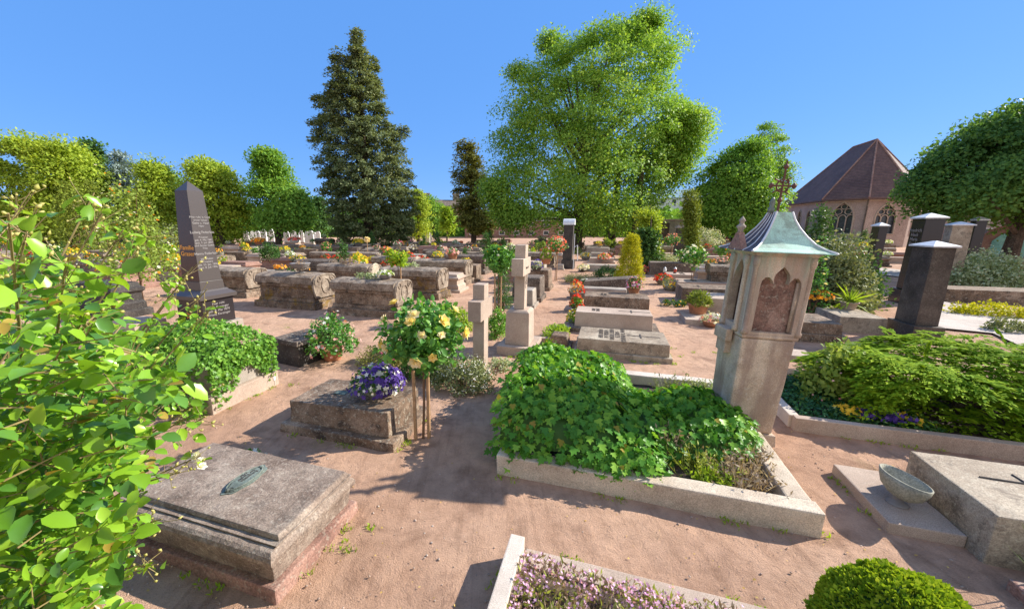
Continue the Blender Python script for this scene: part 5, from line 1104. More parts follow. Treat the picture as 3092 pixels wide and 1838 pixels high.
# black monuments in the middle right
def pillar(name, label, pxl, pxr, pyb, pyt, mat='blackrough', cap='zinc', dp=.7, group=None, Y=None, capk='flat', words=None, base=True):
    p = G(pxl, pyb) if Y is None else at(pxl, pyb, Y); 
    if Y is not None: p.z = 0
    Y_ = p.y; wd = (pxr - pxl) / 960 * Y_ * .9; top = at((pxl + pxr) / 2, pyt, Y_).z
    t = thing(name, label, 'monument', p, ANG, group)
    bm = bmesh.new()
    if base: bx(bm, -wd * .18, wd * 1.18, -.1, dp + .1, -.05, top * .16, .012); finish(bm, 'base', mat, t); bm = bmesh.new()
    bx(bm, 0, wd, 0, dp, top * .16 + .001 if base else -.05, top * .94, .01, (wd * .04, .02)); sh = finish(bm, 'shaft', mat, t)
    bm = bmesh.new()
    if capk == 'pyramid':
        ring_stack(bm, [(wd / 2 + .03, dp / 2 + .03, top * .941), (wd / 2 + .03, dp / 2 + .03, top * .955), (.01, .04, top)])
        for v in bm.verts: v.co += Vector((wd / 2, dp / 2, 0))
    else:
        bx(bm, -.05, wd + .05, -.05, dp + .05, top * .941, top * .97, .01); bx(bm, .02, wd - .02, .02, dp - .02, top * .971, top, .01)
    finish(bm, 'cap', cap, t)
    if words: text('lettering', words, dp * .24, 'letter', sh, (-.006, dp / 2, top * .80), (R(90), 0, R(-90)), spacing=.95)
    return t, wd, top
pillar('pillar_monument', 'black square pillar with a light stone cap right of the yellow thuja', 1643, 1672, 645, 550, cap='grey', dp=.8)
pillar('pillar_monument', 'dark reddish pillar monument under the slender thuja', 1606, 1628, 606, 540, 'dark', 'grey', dp=.8)
pillar('pillar_monument', 'black stele standing in the shade right of the big tree trunk', 1480, 1500, 600, 536, cap='blackrough', dp=.9)
pillar('grey_monument', 'broad grey monument with a gabled top in the shade behind the dark pillar', 1612, 1662, 600, 534, 'grey', 'pinkgrey', dp=.8)
# ================================================================== right: stelae, slabs and bushes before the chapel
p1 = pillar('stele', 'big black stele with a white pyramid cap behind the yew hedge', 2222, 2272, 830, 588, 'stele', 'zinc', .66, capk='pyramid')
pillar('stele', 'taller black stele with white lettering behind the capped stele', 2218, 2262, 700, 519, 'black', 'zinc', .60, Y=12.2, capk='pyramid', words='Friedrich\nHeck\nMaria\nFrank')
pillar('stele', 'slim black stele with a pale tip in front of the chapel window', 2126, 2146, 640, 542, 'black', 'white', .5, Y=15.5, capk='pyramid')
pillar('stele', 'sand coloured stele with a shining metal cap right of the lettered black stele', 2300, 2345, 640, 540, 'sandgrey', 'zinc', .4, Y=15.5, capk='pyramid', base=False)
pillar('stele', 'dark stele in the tree shade with a pale cap, far right', 2352, 2376, 650, 528, 'black', 'zinc', .35, Y=17.5, capk='pyramid')
t = thing('niche_monument', 'pinkish arched wall monument with a turquoise panel at the right edge', 'monument', Vector((at(2470, 560, 22).x, 22, 0)), R(-50))
bm = bmesh.new(); plate(bm, [(-1.1, -.05), (1.1, -.05), (1.1, 1.6), (.8, 2.2), (.3, 2.5), (-.3, 2.5), (-.8, 2.2), (-1.1, 1.6)], [], 0, .5, lambda a, b, s: (a, s, b)); finish(bm, 'wall', 'red', t)
bm = bmesh.new(); plate(bm, [(-.6, .7), (.6, .7), (.6, 1.6), (.3, 2.0), (-.3, 2.0), (-.6, 1.6)], [], -.05, -.001, lambda a, b, s: (a, s, b)); finish(bm, 'panel', 'teal', t)
lowtomb('long low stone tomb across the pale path at the right edge', 2330, 2560, 742, 'brown', 1.1, .42, 'slab', plinth=0)
lowtomb('flat brown slab tomb directly right of the shrine, with orange marigolds behind', 1890, 2048, 835, 'brown', 1.25, .42, 'slab', plinth=.45, inset=.06)
lowtomb('grey slab tomb between the marigolds and the black stele', 2050, 2150, 812, 'sandgrey', 1.2, .36, 'slab', plinth=0)
lowtomb('pale step stone between shrine and azalea', 1892, 1985, 880, 'pinkgrey', .5, .10, 'slab', plinth=0)
planter('marigold_bowl', 'bank of orange marigolds on the slab left of the spiky plant pot', 'flowers', gp(2010, 790, .7, .44), .24, 'bowl', 'potdark', 'darkgreen', [('p_orange', 120)], .16, 1.5, 200, .07, bloom=.05)
t = planter('spiky_plant_pot', 'terracotta pot with a spiky yellow green plant left of the black stele', 'flower pot', gp(2080, 795, .35, .36), .19, 'pot', 'pinkgrey', 'thuja', [], .12, 1.0, 60, .08)
n_ = 46; d_ = rdir(n_) + (0, 0, .55); leaves('spiky_leaves', (np.array([(0, -.03, 0), (.5, -.035, .05), (1, 0, -.06), (.5, .035, .05), (0, .03, 0)]), np.array([(0, 1, 2, 3, 4)])), np.tile((0, 0, .18), (n_, 1)), d_, rdir(n_) + (0, 0, 1), .34 + .26 * RG.random(n_), 'lime_leaf', t)
shrub('speckled_bush', 'large dark bush with silvery speckled leaves right of the shrine', 'bush', gp(2040, 775, 1.3), 1.55, 1.2, 2.2, 'speckle', 11000, .085, nc=330, spread=.30)
shrub('dark_laurel', 'dark green laurel mass behind the black stele base', 'bush', gp(2120, 772, 1.5), 1.35, .9, 1.75, 'darkgreen', 4200, .09, nc=150, spread=.26)
shrub('small_conifer', 'pointed dark green conifer before the left chapel window', 'conifer', Vector((at(1984, 640, 12).x, 12, 0)), .62, .6, 2.95, 'darkgreen', 4200, .10, T_SPRAY, nc=180, taper=.7, spread=.2)
shrub('olive_shrub', 'tall yellowish olive shrub below the chapel windows', 'shrub', Vector((at(2062, 640, 10.8).x, 10.8, 0)), .85, .7, 2.35, 'dull', 3600, .09, nc=150, spread=.24)
shrub('yellow_rose_bush', 'pale yellow roses peeping over the right edge of the shrine roof', 'rose', Vector((at(1998, 640, 10.2).x, 10.2, 0)), .45, .4, 2.3, 'roseleaf', 900, .07, petals=[('p_peach', 24)], bloom=.06, nc=50)
shrub('pale_shrub', 'pale leaved airy shrub at the right edge by the gravel path', 'shrub', gp(2405, 706, .3), 1.9, 1.0, 1.45, 'silver', 7000, .10, petals=[('p_white', 90)], bloom=.03, nc=170, spread=.34)
shrub('bright_groundcover', 'bright yellow green strip of ground cover beyond the gravel path', 'ground cover', gp(2440, 775, .2), 1.1, .45, .30, 'goldthuja', 1800, .07, nc=90, rz=R(-25), stems=False, spread=.14)
shrub('grey_groundcover', 'grey leaved plant reaching over the gravel at the right edge', 'ground cover', gp(2480, 815, .2), .5, .35, .3, 'dull', 900, .06, nc=50, stems=False)

# ================================================================== left field, seen over the rose bush
def lt(label, pxl, pxr, py, mat, W, Hh, kind='step', detail=True):
    loc, ln = place_row(pxl, pxr, py); ln = max(ln, 1.0)
    t = thing('tomb', label, 'tomb', loc, ANG, 'tombs on the left side')
    if kind == 'step': k_step(t, ln, W, Hh, mat, detail)
    elif kind == 'sarco': k_sarco(t, ln, W, Hh, mat, False)
    else: k_slab(t, ln, W, Hh, mat, .3, .1, detail=False)
    return loc, ln
lt('dark polished stepped tomb just left of the obelisk, its end face shining', 95, 322, 775, 'blackrough', .95, .92)
lt('red brown stepped tomb behind the polished dark one', 190, 330, 706, 'red', 1.3, .85)
lt('tomb with a bright turquoise bronze cover seen through the rose twigs', 60, 240, 744, 'teal', 1.2, .62)
lt('pale stone base block below the polished dark tomb', 235, 330, 822, 'pinkgrey', .9, .30, 'slab')
lt('house shaped pale tomb with a dark slope, left of the obelisk shaft', 325, 392, 668, 'pinkgrey', 1.1, .85)
lt('brown stepped tomb farther back, below the slim thuja column', 300, 372, 636, 'red', 1.2, .95)
lt('light grey slab tomb left of the small green lollipop tree', 380, 440, 640, 'grey', 1.2, .7, 'slab')
lt('grey slab under the long dark planter of yellow flowers', 360, 450, 690, 'grey', 1.2, .5, 'slab')
lt('weathered brown tomb low among the rose twigs at far left', -60, 110, 720, 'brown', 1.2, .7)
lt('dark flat tomb in the left field with yellow flowers on it', 110, 215, 668, 'dark', 1.2, .7, 'slab')
lt('low pale slab in the left field behind the turquoise cover', 40, 150, 664, 'pinkgrey', 1.2, .5, 'slab')
planter('planter_trough', 'long dark planter of yellow flowers left of the obelisk', 'planter', gp(410, 678, .4, .5), .36, 'pot', 'potdark', 'lime_leaf', [('p_gold', 80)], .26, 1.35, 260, .07, bloom=.05)
planter('flower_bowl', 'bowl of orange yellow flowers behind the red brown stepped tomb', 'flower bowl', gp(294, 660, .4, .55), .42, 'bowl', 'potgrey', 'lime_leaf', [('p_orange', 40), ('p_gold', 50)], .3, 1.2, 240, .08, bloom=.055)
planter('flower_bowl', 'bowl of golden flowers on the dark flat tomb at left', 'flower bowl', gp(165, 660, .4, .6), .50, 'bowl', 'potgrey', 'lime_leaf', [('p_gold', 80)], .3, 1.2, 240, .08, bloom=.055)
standard_rose('small green lollipop tree left of the obelisk shaft', gp(420, 660), .9, .42, 'lime_leaf', [('p_white', 14)], 1, 700, .03, .08)
shrub('yellow_shrub', 'bright yellow shrub touching the left edge of the obelisk', 'shrub', gp(434, 630), .8, .7, 1.9, 'goldthuja', 1600, .10, nc=70)
planter('flower_pot', 'red flowers glimpsed between the rose twigs at far left', 'flower pot', gp(88, 655, 0, .4), .5, 'bowl', 'terra', 'darkgreen', [('p_red', 60)], .3, 1.2, 160, .08, bloom=.06)
for lb, px, Y, r, h, mt in (('slim leaning thuja column left of the obelisk', 366, 19, .62, 4.0, 'thuja'), ('tall narrow thuja pair in the left field', 205, 24, 1.1, 5.0, 'thuja'), ('second narrow thuja right of the tall pair', 255, 25, .9, 5.2, 'thuja')):
    p = at(px, 640, Y); p.z = 0
    shrub('thuja_column', lb, 'thuja', p, r, r, h, mt, 4200, .16, T_SPRAY, nc=160, taper=.55, up=.8, spread=r * .38)
shrub('rambling_shrub', 'airy yellow flowered shrub on tall stems left of the obelisk', 'shrub', Vector((at(330, 640, 13).x, 13, 0)), 1.35, 1.1, 3.7, 'azalea', 2200, .11, petals=[('p_orange', 60), ('p_white', 60)], bloom=.05, nc=120, z0=.6, spread=.30)
shrub('dark_shrub', 'dull olive shrub in front of the trees, left of the obelisk', 'shrub', Vector((at(392, 600, 24).x, 24, 0)), 1.9, 1.5, 2.6, 'dull', 1800, .16, nc=90)

# ================================================================== chapel
def chapel():
    A = Vector((49.9, 52.7, 0)); r = 6.0; Ez = 5.7; Zr = 13.0; rw = 5.45
    t = thing('chapel', 'pink sandstone chapel with steep brown tiled roof and gothic tracery windows', 'chapel', A, 0)
    M['plaster'] = stone('chapel_sandstone', (.31, .215, .18), (.40, .295, .25), (.48, .37, .315), lich=.06, grain=14, patch=.35, crustamt=.06, bumps=.2)
    m, nt, N, L, P = newmat('roof_tiles'); co = coords(N, L, rnd=False)
    a = noise(N, L, co, .6, 5); rr = ramp(N, [(.3, (.095, .052, .046)), (.7, (.155, .088, .072))]); L.new(a, rr.inputs[0])
    wv = N.new('ShaderNodeTexWave'); wv.wave_type = 'BANDS'; wv.bands_direction = 'Z'; wv.inputs['Scale'].default_value = 1.6; wv.inputs['Distortion'].default_value = .6; wv.inputs['Detail'].default_value = 3; L.new(co, wv.inputs['Vector'])
    n2 = noise(N, L, co, 3.5, 3, .8); mr = ramp(N, [(.35, (.75, .75, .75)), (.65, (1.2, 1.2, 1.2))]); L.new(n2, mr.inputs[0])
    c = mix(N, L, 1, rr.outputs[0], mr.outputs[0], 'MULTIPLY'); wr = ramp(N, [(.1, (.8, .8, .8)), (.5, (1.06, 1.06, 1.06))]); L.new(wv.outputs['Fac'], wr.inputs[0]); c = mix(N, L, 1, c, wr.outputs[0], 'MULTIPLY')
    L.new(c, P.inputs['Base Color']); P.inputs['Roughness'].default_value = .8; L.new(bump(N, L, wv.outputs['Fac'], .4, .05), P.inputs['Normal']); M['tiles'] = m
    angs = [R(184.8 + 45 * k) for k in range(4)]; ax = Vector((math.cos(R(72.3)), math.sin(R(72.3)), 0))
    oc = lambda rad, z: [Vector((rad * math.cos(q), rad * math.sin(q), z)) for q in angs]
    E = oc(r, Ez); Lg = 12.5; Lr = 5.2; top = Vector((0, 0, Zr)); rid = ax * Lr + Vector((0, 0, Zr))
    e0, e5 = E[0] + ax * Lg, E[3] + ax * Lg
    bm = bmesh.new(); th = Vector((0, 0, -.18))
    for f in ((E[0], E[1], top), (E[1], E[2], top), (E[2], E[3], top), (e0, E[0], top, rid), (E[3], e5, rid, top), (e5, e0, rid)): bm.faces.new([bm.verts.new(p) for p in f])
    lo = [e0, E[0], E[1], E[2], E[3], e5]
    for a_, b_ in zip(lo, lo[1:] + lo[:1]): bm.faces.new([bm.verts.new(p) for p in (a_ + th, b_ + th, b_, a_)])
    bm.faces.new([bm.verts.new(p + th) for p in lo[::-1]])
    bmesh.ops.remove_doubles(bm, verts=bm.verts[:], dist=1e-3); bmesh.ops.recalc_face_normals(bm, faces=bm.faces[:]); rf = finish(bm, 'roof', 'tiles', t)
    bm = bmesh.new()
    for a_, b_ in ((E[1], top), (E[2], top), (E[0], top), (E[3], top), (top, rid), (rid, e0)): tube(bm, [a_ + Vector((0, 0, .03)), b_ + Vector((0, 0, .03))], .10, 6)
    finish(bm, 'ridge_tiles', 'red', rf)
    W_ = oc(rw, 0); W0, W5 = W_[0] + ax * (Lg - .5), W_[3] + ax * (Lg - .5)
    def garch(cx, w_, z0, zs, n=8):
        R_ = 2 * w_ * .98; pts = [(cx - w_, z0), (cx + w_, z0), (cx + w_, zs)]
        for k in range(1, n): q = k / n * math.acos((R_ - w_) / R_); pts.append((cx + w_ - R_ + R_ * math.cos(q), zs + R_ * math.sin(q)))
        zt = zs + math.sqrt(R_ * R_ - (R_ - w_) ** 2); pts.append((cx, zt))
        for k in range(n - 1, 0, -1): q = k / n * math.acos((R_ - w_) / R_); pts.append((cx - w_ + R_ - R_ * math.cos(q), zs + R_ * math.sin(q)))
        pts.append((cx - w_, zs)); return pts, zt
    M['winglass'] = plain('leaded_glass', (.05, .06, .07), .25, 0, .4, 6)
    runs = [(W0, W_[0], (2.6, 5.4, 8.2), .62), (W_[0], W_[1], (.47,), 1.15), (W_[1], W_[2], (.47,), 1.0), (W_[2], W_[3], (.5,), 1.0), (W_[3], W5, (3, 7), .7)]
    for p, q, cs, ww in runs:
        d = (q - p); ln = d.length; d.normalize(); nrm = Vector((d.y, -d.x, 0))
        if nrm.dot(p) < 0: nrm = -nrm
        cs = [c * ln if c < 1 else c for c in cs]; hol = [garch(c, ww, 1.5, 3.35 if ww > .8 else 3.6) for c in cs]
        fr = lambda a, b, s, p=p, d=d, nrm=nrm: p + d * a + Vector((0, 0, b)) - nrm * s
        bm = bmesh.new(); plate(bm, [(0, -.1), (ln, -.1), (ln, Ez - .19), (0, Ez - .19)], [h[0] for h in hol], 0, .45, fr); wl = finish(bm, 'wall', 'plaster', t)
        for c, (hp, zt) in zip(cs, hol):
            bm = bmesh.new(); n = 3 if ww > .8 else 2
            for k in range(1, n): x = c - ww + 2 * ww * k / n; bx_pts = [fr(x, 1.5, .18), fr(x, 3.3, .18)]; tube(bm, bx_pts, .07, 6)
            for k in range(n):
                x = c - ww + 2 * ww * (k + .5) / n; rr_ = ww / n; tube(bm, [fr(x + rr_ * math.cos(q_), 3.3 + rr_ * 1.3 * math.sin(q_), .18) for q_ in [i * math.pi / 8 for i in range(9)]], .06, 6)
            for (xx, zz, r_) in ([(c - ww * .42, 3.3 + ww * .78, ww * .30), (c + ww * .42, 3.3 + ww * .78, ww * .30), (c, 3.3 + ww * 1.30, ww * .27)] if ww > .8 else [(c, 3.6 + ww * .85, ww * .33)]):
                tube(bm, [fr(xx + r_ * math.cos(q_), zz + r_ * math.sin(q_), .18) for q_ in [i * math.pi / 6 for i in range(13)]], .055, 6)
            tube(bm, [fr(a_, b_, -.0) for a_, b_ in hp + hp[:1]], .10, 6)
            wf = finish(bm, 'window_tracery', 'pinkgrey', t)
            bm = bmesh.new(); bm.faces.new([bm.verts.new(fr(a_, b_, .30)) for a_, b_ in hp]); finish(bm, 'glass', 'winglass', wf)
    bm = bmesh.new(); p = W_[1] * 1.03; tube(bm, [(p.x, p.y, 0), (p.x, p.y, Ez - .1)], .075, 8); finish(bm, 'downpipe', 'dark', t)
    bm = bmesh.new(); lo2 = [W0, W_[0], W_[1], W_[2], W_[3], W5]
    for a_, b_ in zip(lo2, lo2[1:]): tube(bm, [a_ * 1.02 + Vector((0, 0, Ez - .26)), b_ * 1.02 + Vector((0, 0, Ez - .26))], .10, 6)
    finish(bm, 'cornice', 'pinkgrey', t)
chapel()
def building(name, label, px, pyt, Y, wd, dp, mats, rz=0, storeys=3, gable=False, chim=0):
    p = at(px, 560, Y); p.z = 0; top = at(px, pyt, Y).z
    t = thing(name, label, 'building', p, rz)
    zr = top * .80 if gable else top * .94
    bm = bmesh.new(); bx(bm, -wd / 2, wd / 2, -dp / 2, dp / 2, -.1, zr, 0); finish(bm, 'wall', mats[0], t)
    bm = bmesh.new()
    if gable: profile_x(bm, [(-dp / 2 - .4, zr + .01), (dp / 2 + .4, zr + .01), (0, top)], -wd / 2 - .4, wd / 2 + .4)
    else: bx(bm, -wd / 2 - .3, wd / 2 + .3, -dp / 2 - .3, dp / 2 + .3, zr + .005, top, 0)
    rf = finish(bm, 'roof', mats[1], t)
    for k in range(chim):
        bm = bmesh.new(); x = -wd * .3 + wd * .6 * k; bx(bm, x - .9, x + .9, -.9, .9, zr + .5, top + 1.6, .02); bx(bm, x - 1.05, x + 1.05, -1.05, 1.05, top + 1.601, top + 1.9, .02); finish(bm, 'chimney', 'pinkgrey', rf)
    n = max(2, int(wd / 3))
    for s in range(storeys):
        for k in range(n):
            x = -wd / 2 + wd * (k + .5) / n; z = zr * (s + .35) / storeys
            bm = bmesh.new(); bx(bm, x - .6, x + .6, -dp / 2 - .06, -dp / 2 - .001, z, z + zr / storeys * .5, 0); wn = finish(bm, 'window', 'white', t)
            bm = bmesh.new(); bx(bm, x - .5, x + .5, -dp / 2 - .07, -dp / 2 - .061, z + .1, z + zr / storeys * .5 - .1, 0); finish(bm, 'pane', 'winglass', wn)
M['orangeplaster'] = plain('orange_plaster', (.62, .33, .20), .85); M['tealroof'] = plain('blue_grey_metal_roof', (.30, .42, .46), .5)
building('house', 'orange plastered house with chimneys far behind, left of the olive conifer', 1078, 487, 130, 16, 10, ('orangeplaster', 'dark'), R(15), 4, True, 2)
building('apartment_block', 'pale building with a blue grey roof far behind the big tree', 1650, 462, 120, 18, 10, ('white', 'tealroof'), R(-25), 4, True)
building('villa', 'pinkish low building glimpsed under the big tree at the left', 1255, 530, 90, 22, 9, ('red', 'dark'), 0, 2, True)
building('outbuilding', 'grey roofed annex right of the chapel, mostly behind the foliage', 2300, 432, 62, 16, 9, ('plaster', 'dark'), R(-40), 3, True)

# ================================================================== trees
def tree(name, label, rows, Y, leafm, nc, per, ls, spread, trunk=None, bark='bark', T=T_DIAMOND, depth=.9, shell=.45, up=.5, droop=0, limbs=9, cat='tree', flat=.8, extra=None, group=None, bough=0.0, out=.9, cap=1.0):
    """trunk=(px, r, ztop) ; crown outline rows in survey pixels at distance Y"""
    if trunk is None: trunk = ((rows[-1][1] + rows[-1][2]) / 2, .25, None)
    b = at(trunk[0], 590, Y); b = Vector((b.x, Y, 0))
    t = thing(name, label, cat, b, 0, group)
    shr = spread * 960 / Y * .7
    c = crown_clumps(rows, Y, nc, depth, shell, shr)
    if extra is not None: c = np.vstack([c] + [crown_clumps(r_, Y + dy, k, .9, .4, shr * .5) for r_, dy, k in extra])
    c -= np.array(b[:]); zt = trunk[2] or float(np.percentile(c[:, 2], 85)); cz = c.mean(axis=0)
    blob_leaves('crown', T, c, per, spread * (.6 + .8 * RG.random(len(c))), ls, leafm, t, up, out, (cz[0], cz[1], cz[2] * .6), droop, flat, .55, bough, 0 if bough else cap)
    bm = bmesh.new(); r = trunk[1]
    tube(bm, [(0, 0, -.2), (.05 * r, 0, zt * .2), (cz[0] * .2, cz[1] * .2, zt * .5), (cz[0] * .7, cz[1] * .7, zt)], [r * 1.25, r, r * .7, r * .15], 10)
    for k in range(limbs):
        e = c[random.randrange(len(c))]; s = min(max(.18, e[2] / zt * .55), .6) * zt; f = s / zt
        tube(bm, [(cz[0] * .5 * f, cz[1] * .5 * f, s), (e[0] * .5, e[1] * .5, s + (e[2] - s) * .6), (e[0] * .92, e[1] * .92, e[2])], [r * .38, r * .2, r * .06], 6)
    finish(bm, 'trunk', bark, t)
    return t
tree('conifer_tree', 'huge dark brownish conifer with several spires, left of the middle', [(54, 866, 870), (90, 856, 884), (125, 846, 896), (160, 826, 902), (200, 806, 930), (240, 790, 940), (288, 770, 958), (330, 764, 985), (370, 758, 1000), (410, 766, 1010), (455, 772, 1016), (500, 786, 1022), (545, 795, 1022), (585, 802, 1005), (600, 830, 985)], 46,
     'conifer', 1250, 80, .24, .85, (900, .5, 20), T=T_DIAMOND, depth=.85, shell=.4, up=.3, droop=.35, limbs=14, flat=.8, bough=.75,
     extra=[([(103, 820, 825), (140, 811, 838), (200, 798, 850), (260, 790, 850)], -1, 46), ([(135, 903, 908), (170, 897, 920), (230, 892, 935)], 1, 34), ([(283, 752, 770), (300, 752, 800), (345, 752, 800)], 0, 14), ([(305, 975, 992), (330, 960, 992)], 0, 8), ([(230, 768, 780), (262, 768, 800)], 0, 8)])
tree('big_tree', 'enormous spreading broadleaf tree dominating the middle of the cemetery', [(85, 1500, 1600), (105, 1440, 1630), (125, 1375, 1655), (155, 1320, 1656), (195, 1270, 1654), (240, 1232, 1640), (285, 1212, 1660), (330, 1200, 1670), (380, 1194, 1660), (430, 1192, 1648), (480, 1205, 1625), (520, 1240, 1600), (552, 1290, 1560)], 42,
     'limetree', 539, 206, .22, 1.42, (1405, .52, 17), depth=.8, shell=.42, up=.35, droop=.6, limbs=30,
     extra=[([(255, 1650, 1672), (275, 1625, 1705), (300, 1610, 1722), (345, 1600, 1716), (390, 1610, 1692), (430, 1610, 1668)], -1, 60), ([(260, 1600, 1665), (330, 1580, 1700), (420, 1580, 1690), (470, 1560, 1650)], 1, 70), ([(44, 1555, 1585), (70, 1538, 1600), (95, 1500, 1605)], 0, 26), ([(95, 1333, 1346), (118, 1328, 1365), (140, 1320, 1380)], 0, 12), ([(172, 1258, 1272), (200, 1250, 1290)], 0, 6), ([(450, 1185, 1220), (500, 1200, 1260), (545, 1230, 1320)], -2, 60)])
tree('olive_conifer', 'olive green conifer with ragged top left of the big tree', [(335, 1129, 1137), (365, 1112, 1165), (400, 1104, 1185), (445, 1102, 1195), (490, 1106, 1208), (540, 1112, 1212), (568, 1130, 1200)], 48, 'olive', 200, 90, .27, .95, (1155, .3, 10), T=T_DIAMOND, up=.2, droop=.4, depth=.9, bough=1.2)
YL = 40
tree('broadleaf_tree', 'broad yellow green tree at the far left edge, tallest in its group', [(350, 35, 60), (375, 5, 100), (410, -20, 130), (460, -40, 150), (520, -50, 160), (580, -40, 150)], YL, 'broadyel', 84, 257, 0.255, 1.50, (50, .3, 8))
tree('broadleaf_tree', 'wide yellow green tree between the left edge and the blue spruce', [(364, 118, 140), (385, 100, 205), (420, 90, 240), (460, 95, 262), (510, 100, 270), (565, 110, 268)], YL, 'broadyel', 109, 257, 0.255, 1.50, (180, .3, 8))
tree('dark_conifer', 'dark green conifer top rising behind the yellow green trees', [(350, 204, 228), (375, 194, 248), (410, 192, 256), (470, 190, 262), (560, 190, 262)], 48, 'darkgreen', 130, 60, .36, 1.1, (222, .3, 12))
tree('blue_spruce', 'blue grey spruce with layered branches left of the obelisk', [(364, 286, 293), (385, 268, 312), (410, 266, 325), (440, 262, 338), (480, 262, 346), (540, 266, 350)], 42, 'bluespruce', 110, 80, .34, .7, (298, .25, 10), T=T_SPRAY, up=.3, droop=.3, bough=1.3, extra=[([(398, 326, 332), (425, 318, 345)], 1, 14)])
tree('broadleaf_tree', 'yellow green rounded tree between blue spruce and obelisk', [(406, 360, 374), (425, 345, 405), (455, 335, 430), (500, 330, 440), (560, 335, 445)], YL, 'broadyel', 71, 257, 0.240, 1.31, (385, .28, 8))
tree('pale_tree', 'thin paler tree top peeping out left of the obelisk head', [(420, 396, 410), (440, 390, 432), (480, 395, 442), (540, 400, 445)], 50, 'broad', 25, 182, 0.255, 1.25, (420, .25, 8))
tree('broadleaf_tree', 'yellowish tree directly behind the obelisk, two topped', [(408, 474, 492), (425, 458, 562), (455, 456, 592), (500, 460, 612), (545, 465, 616), (578, 480, 590)], 38, 'broadyel', 105, 257, 0.225, 1.25, (540, .3, 8))
tree('broadleaf_tree', 'fresh green tree with a bare dark trunk right of the obelisk', [(379, 636, 652), (392, 622, 680), (420, 624, 692), (450, 618, 708), (485, 616, 725), (515, 618, 750), (550, 624, 750)], 38, 'broad', 105, 257, 0.225, 1.19, (680, .28, 8), extra=[([(480, 700, 718), (510, 690, 748), (545, 690, 752)], -1, 30)])
tree('distant_tree', 'small hazy dark tree between the fresh green tree and the conifer', [(488, 768, 785), (510, 758, 796), (560, 755, 800)], 70, 'darkgreen', 60, 60, .45, 1.3, (778, .3, 6))
tree('weeping_tree', 'light green weeping foliage at the right flank of the dark conifer', [(462, 1008, 1020), (490, 1005, 1035), (520, 1002, 1048), (560, 995, 1046), (575, 1000, 1030)], 52, 'broadyel', 33, 257, 0.225, 1.12, (1020, .2, 6), droop=.9)
tree('small_tree', 'bright lime green little tree before the far orange house', [(512, 1086, 1094), (530, 1074, 1106), (550, 1072, 1110), (562, 1080, 1102)], 62, 'lime_leaf', 60, 60, .32, .8, (1090, .12, 3))
tree('distant_tree', 'green tree below the roof of the far orange house', [(490, 1032, 1066), (510, 1026, 1085), (560, 1028, 1092)], 90, 'broad', 29, 220, 0.375, 1.88, (1058, .3, 6))
tree('hornbeam', 'dense rounded green tree left of the chapel roof', [(356, 1826, 1846), (388, 1768, 1862), (420, 1722, 1880), (450, 1700, 1888), (500, 1690, 1890), (540, 1692, 1880), (562, 1710, 1860)], 40, 'broad', 176, 275, 0.225, 1.19, (1790, .35, 10), depth=.8)
tree('birch', 'airy birch rising behind the dense tree by the chapel', [(306, 1846, 1872), (328, 1838, 1912), (362, 1836, 1926), (400, 1850, 1930), (440, 1860, 1940), (490, 1890, 1938)], 50, 'broad', 39, 220, 0.210, 1.06, (1880, .2, 10.5), 'barkpale', droop=.6)
tree('slender_thuja', 'slender thuja spire in front of the dense tree near the chapel', [(470, 1678, 1684), (500, 1673, 1690), (540, 1670, 1696), (600, 1668, 1700), (640, 1668, 1698)], 20, 'thuja', 120, 60, .16, .35, (1684, .1, 3), T=T_SPRAY)
tree('small_tree', 'light green young tree right of the big tree trunk', [(520, 1560, 1580), (545, 1552, 1606), (580, 1556, 1602), (620, 1566, 1596)], 30, 'broadyel', 29, 220, 0.180, 0.75, (1578, .12, 4))
tree('dark_conifer', 'dark shrub like conifer behind the golden thuja', [(565, 1566, 1580), (590, 1560, 1602), (640, 1562, 1606)], 24, 'darkgreen', 70, 60, .18, .45, (1585, .12, 3))
tree('maple', 'big dark green tree overhanging from the right edge', [(255, 2500, 2700), (285, 2436, 2760), (320, 2400, 2800), (350, 2345, 2810), (385, 2312, 2800), (430, 2268, 2800), (475, 2242, 2800), (505, 2250, 2760), (535, 2300, 2700)], 19, 'darkbroad', 420, 230, .15, .80, (2470, .3, 6), depth=.7, shell=.4, limbs=16)
# bare trunks under the big tree
for lb, px, Y, r, z in (('second dark trunk standing under the big tree canopy', 1546, 40, .33, 9.0), ('slim dark trunk left of the golden thuja in the big tree shade', 1492, 46, .34, 9)):
    p = at(px, 590, Y); p.z = 0; t = thing('tree_trunk', lb, 'tree', p)
    bm = bmesh.new(); tube(bm, [(0, 0, -.2), (.1, 0, z * .5), (.3, .2, z)], [r * 1.2, r, r * .6], 9); finish(bm, 'trunk', 'bark', t)
    c = np.array([(random.gauss(.3, 1.3), random.gauss(.2, 1.3), z + random.gauss(.2, 1.0)) for _ in range(30)]); blob_leaves('crown', T_DIAMOND, c, 40, .8, .28, 'limetree', t, .4, .3, (0, 0, z))
# ---- wood that closes the view far behind
def wood():
    c = []
    for k in range(2600):
        a = RG.uniform(-62, 66); d = RG.uniform(95, 125); h = 5 + 2.2 * mnoise.noise(Vector((a * .12, 0, 3))) + 1.6 * mnoise.noise(Vector((a * .5, 0, 9)))
        if -6 < a < 1: h *= .72
        z = h * RG.random() ** .7; c.append((d * math.sin(R(a)), d * math.cos(R(a)), z))
    o = blob_leaves('far_wood', T_DIAMOND, c, 16, 1.6, 1.15, 'broad', None, .5, .3, (0, 60, 0)); o['kind'] = 'stuff'
    o2 = blob_leaves('far_wood_shadow', T_DIAMOND, [(q[0] * 1.05, q[1] * 1.05, q[2] * .8) for q in c[::2]], 12, 2.0, 1.3, 'darkgreen', None, .5, .3, (0, 60, 0)); o2['kind'] = 'stuff'; o2.name = 'far_wood'  # darker leaves behind the wood, shade between the crowns put into colour
wood()

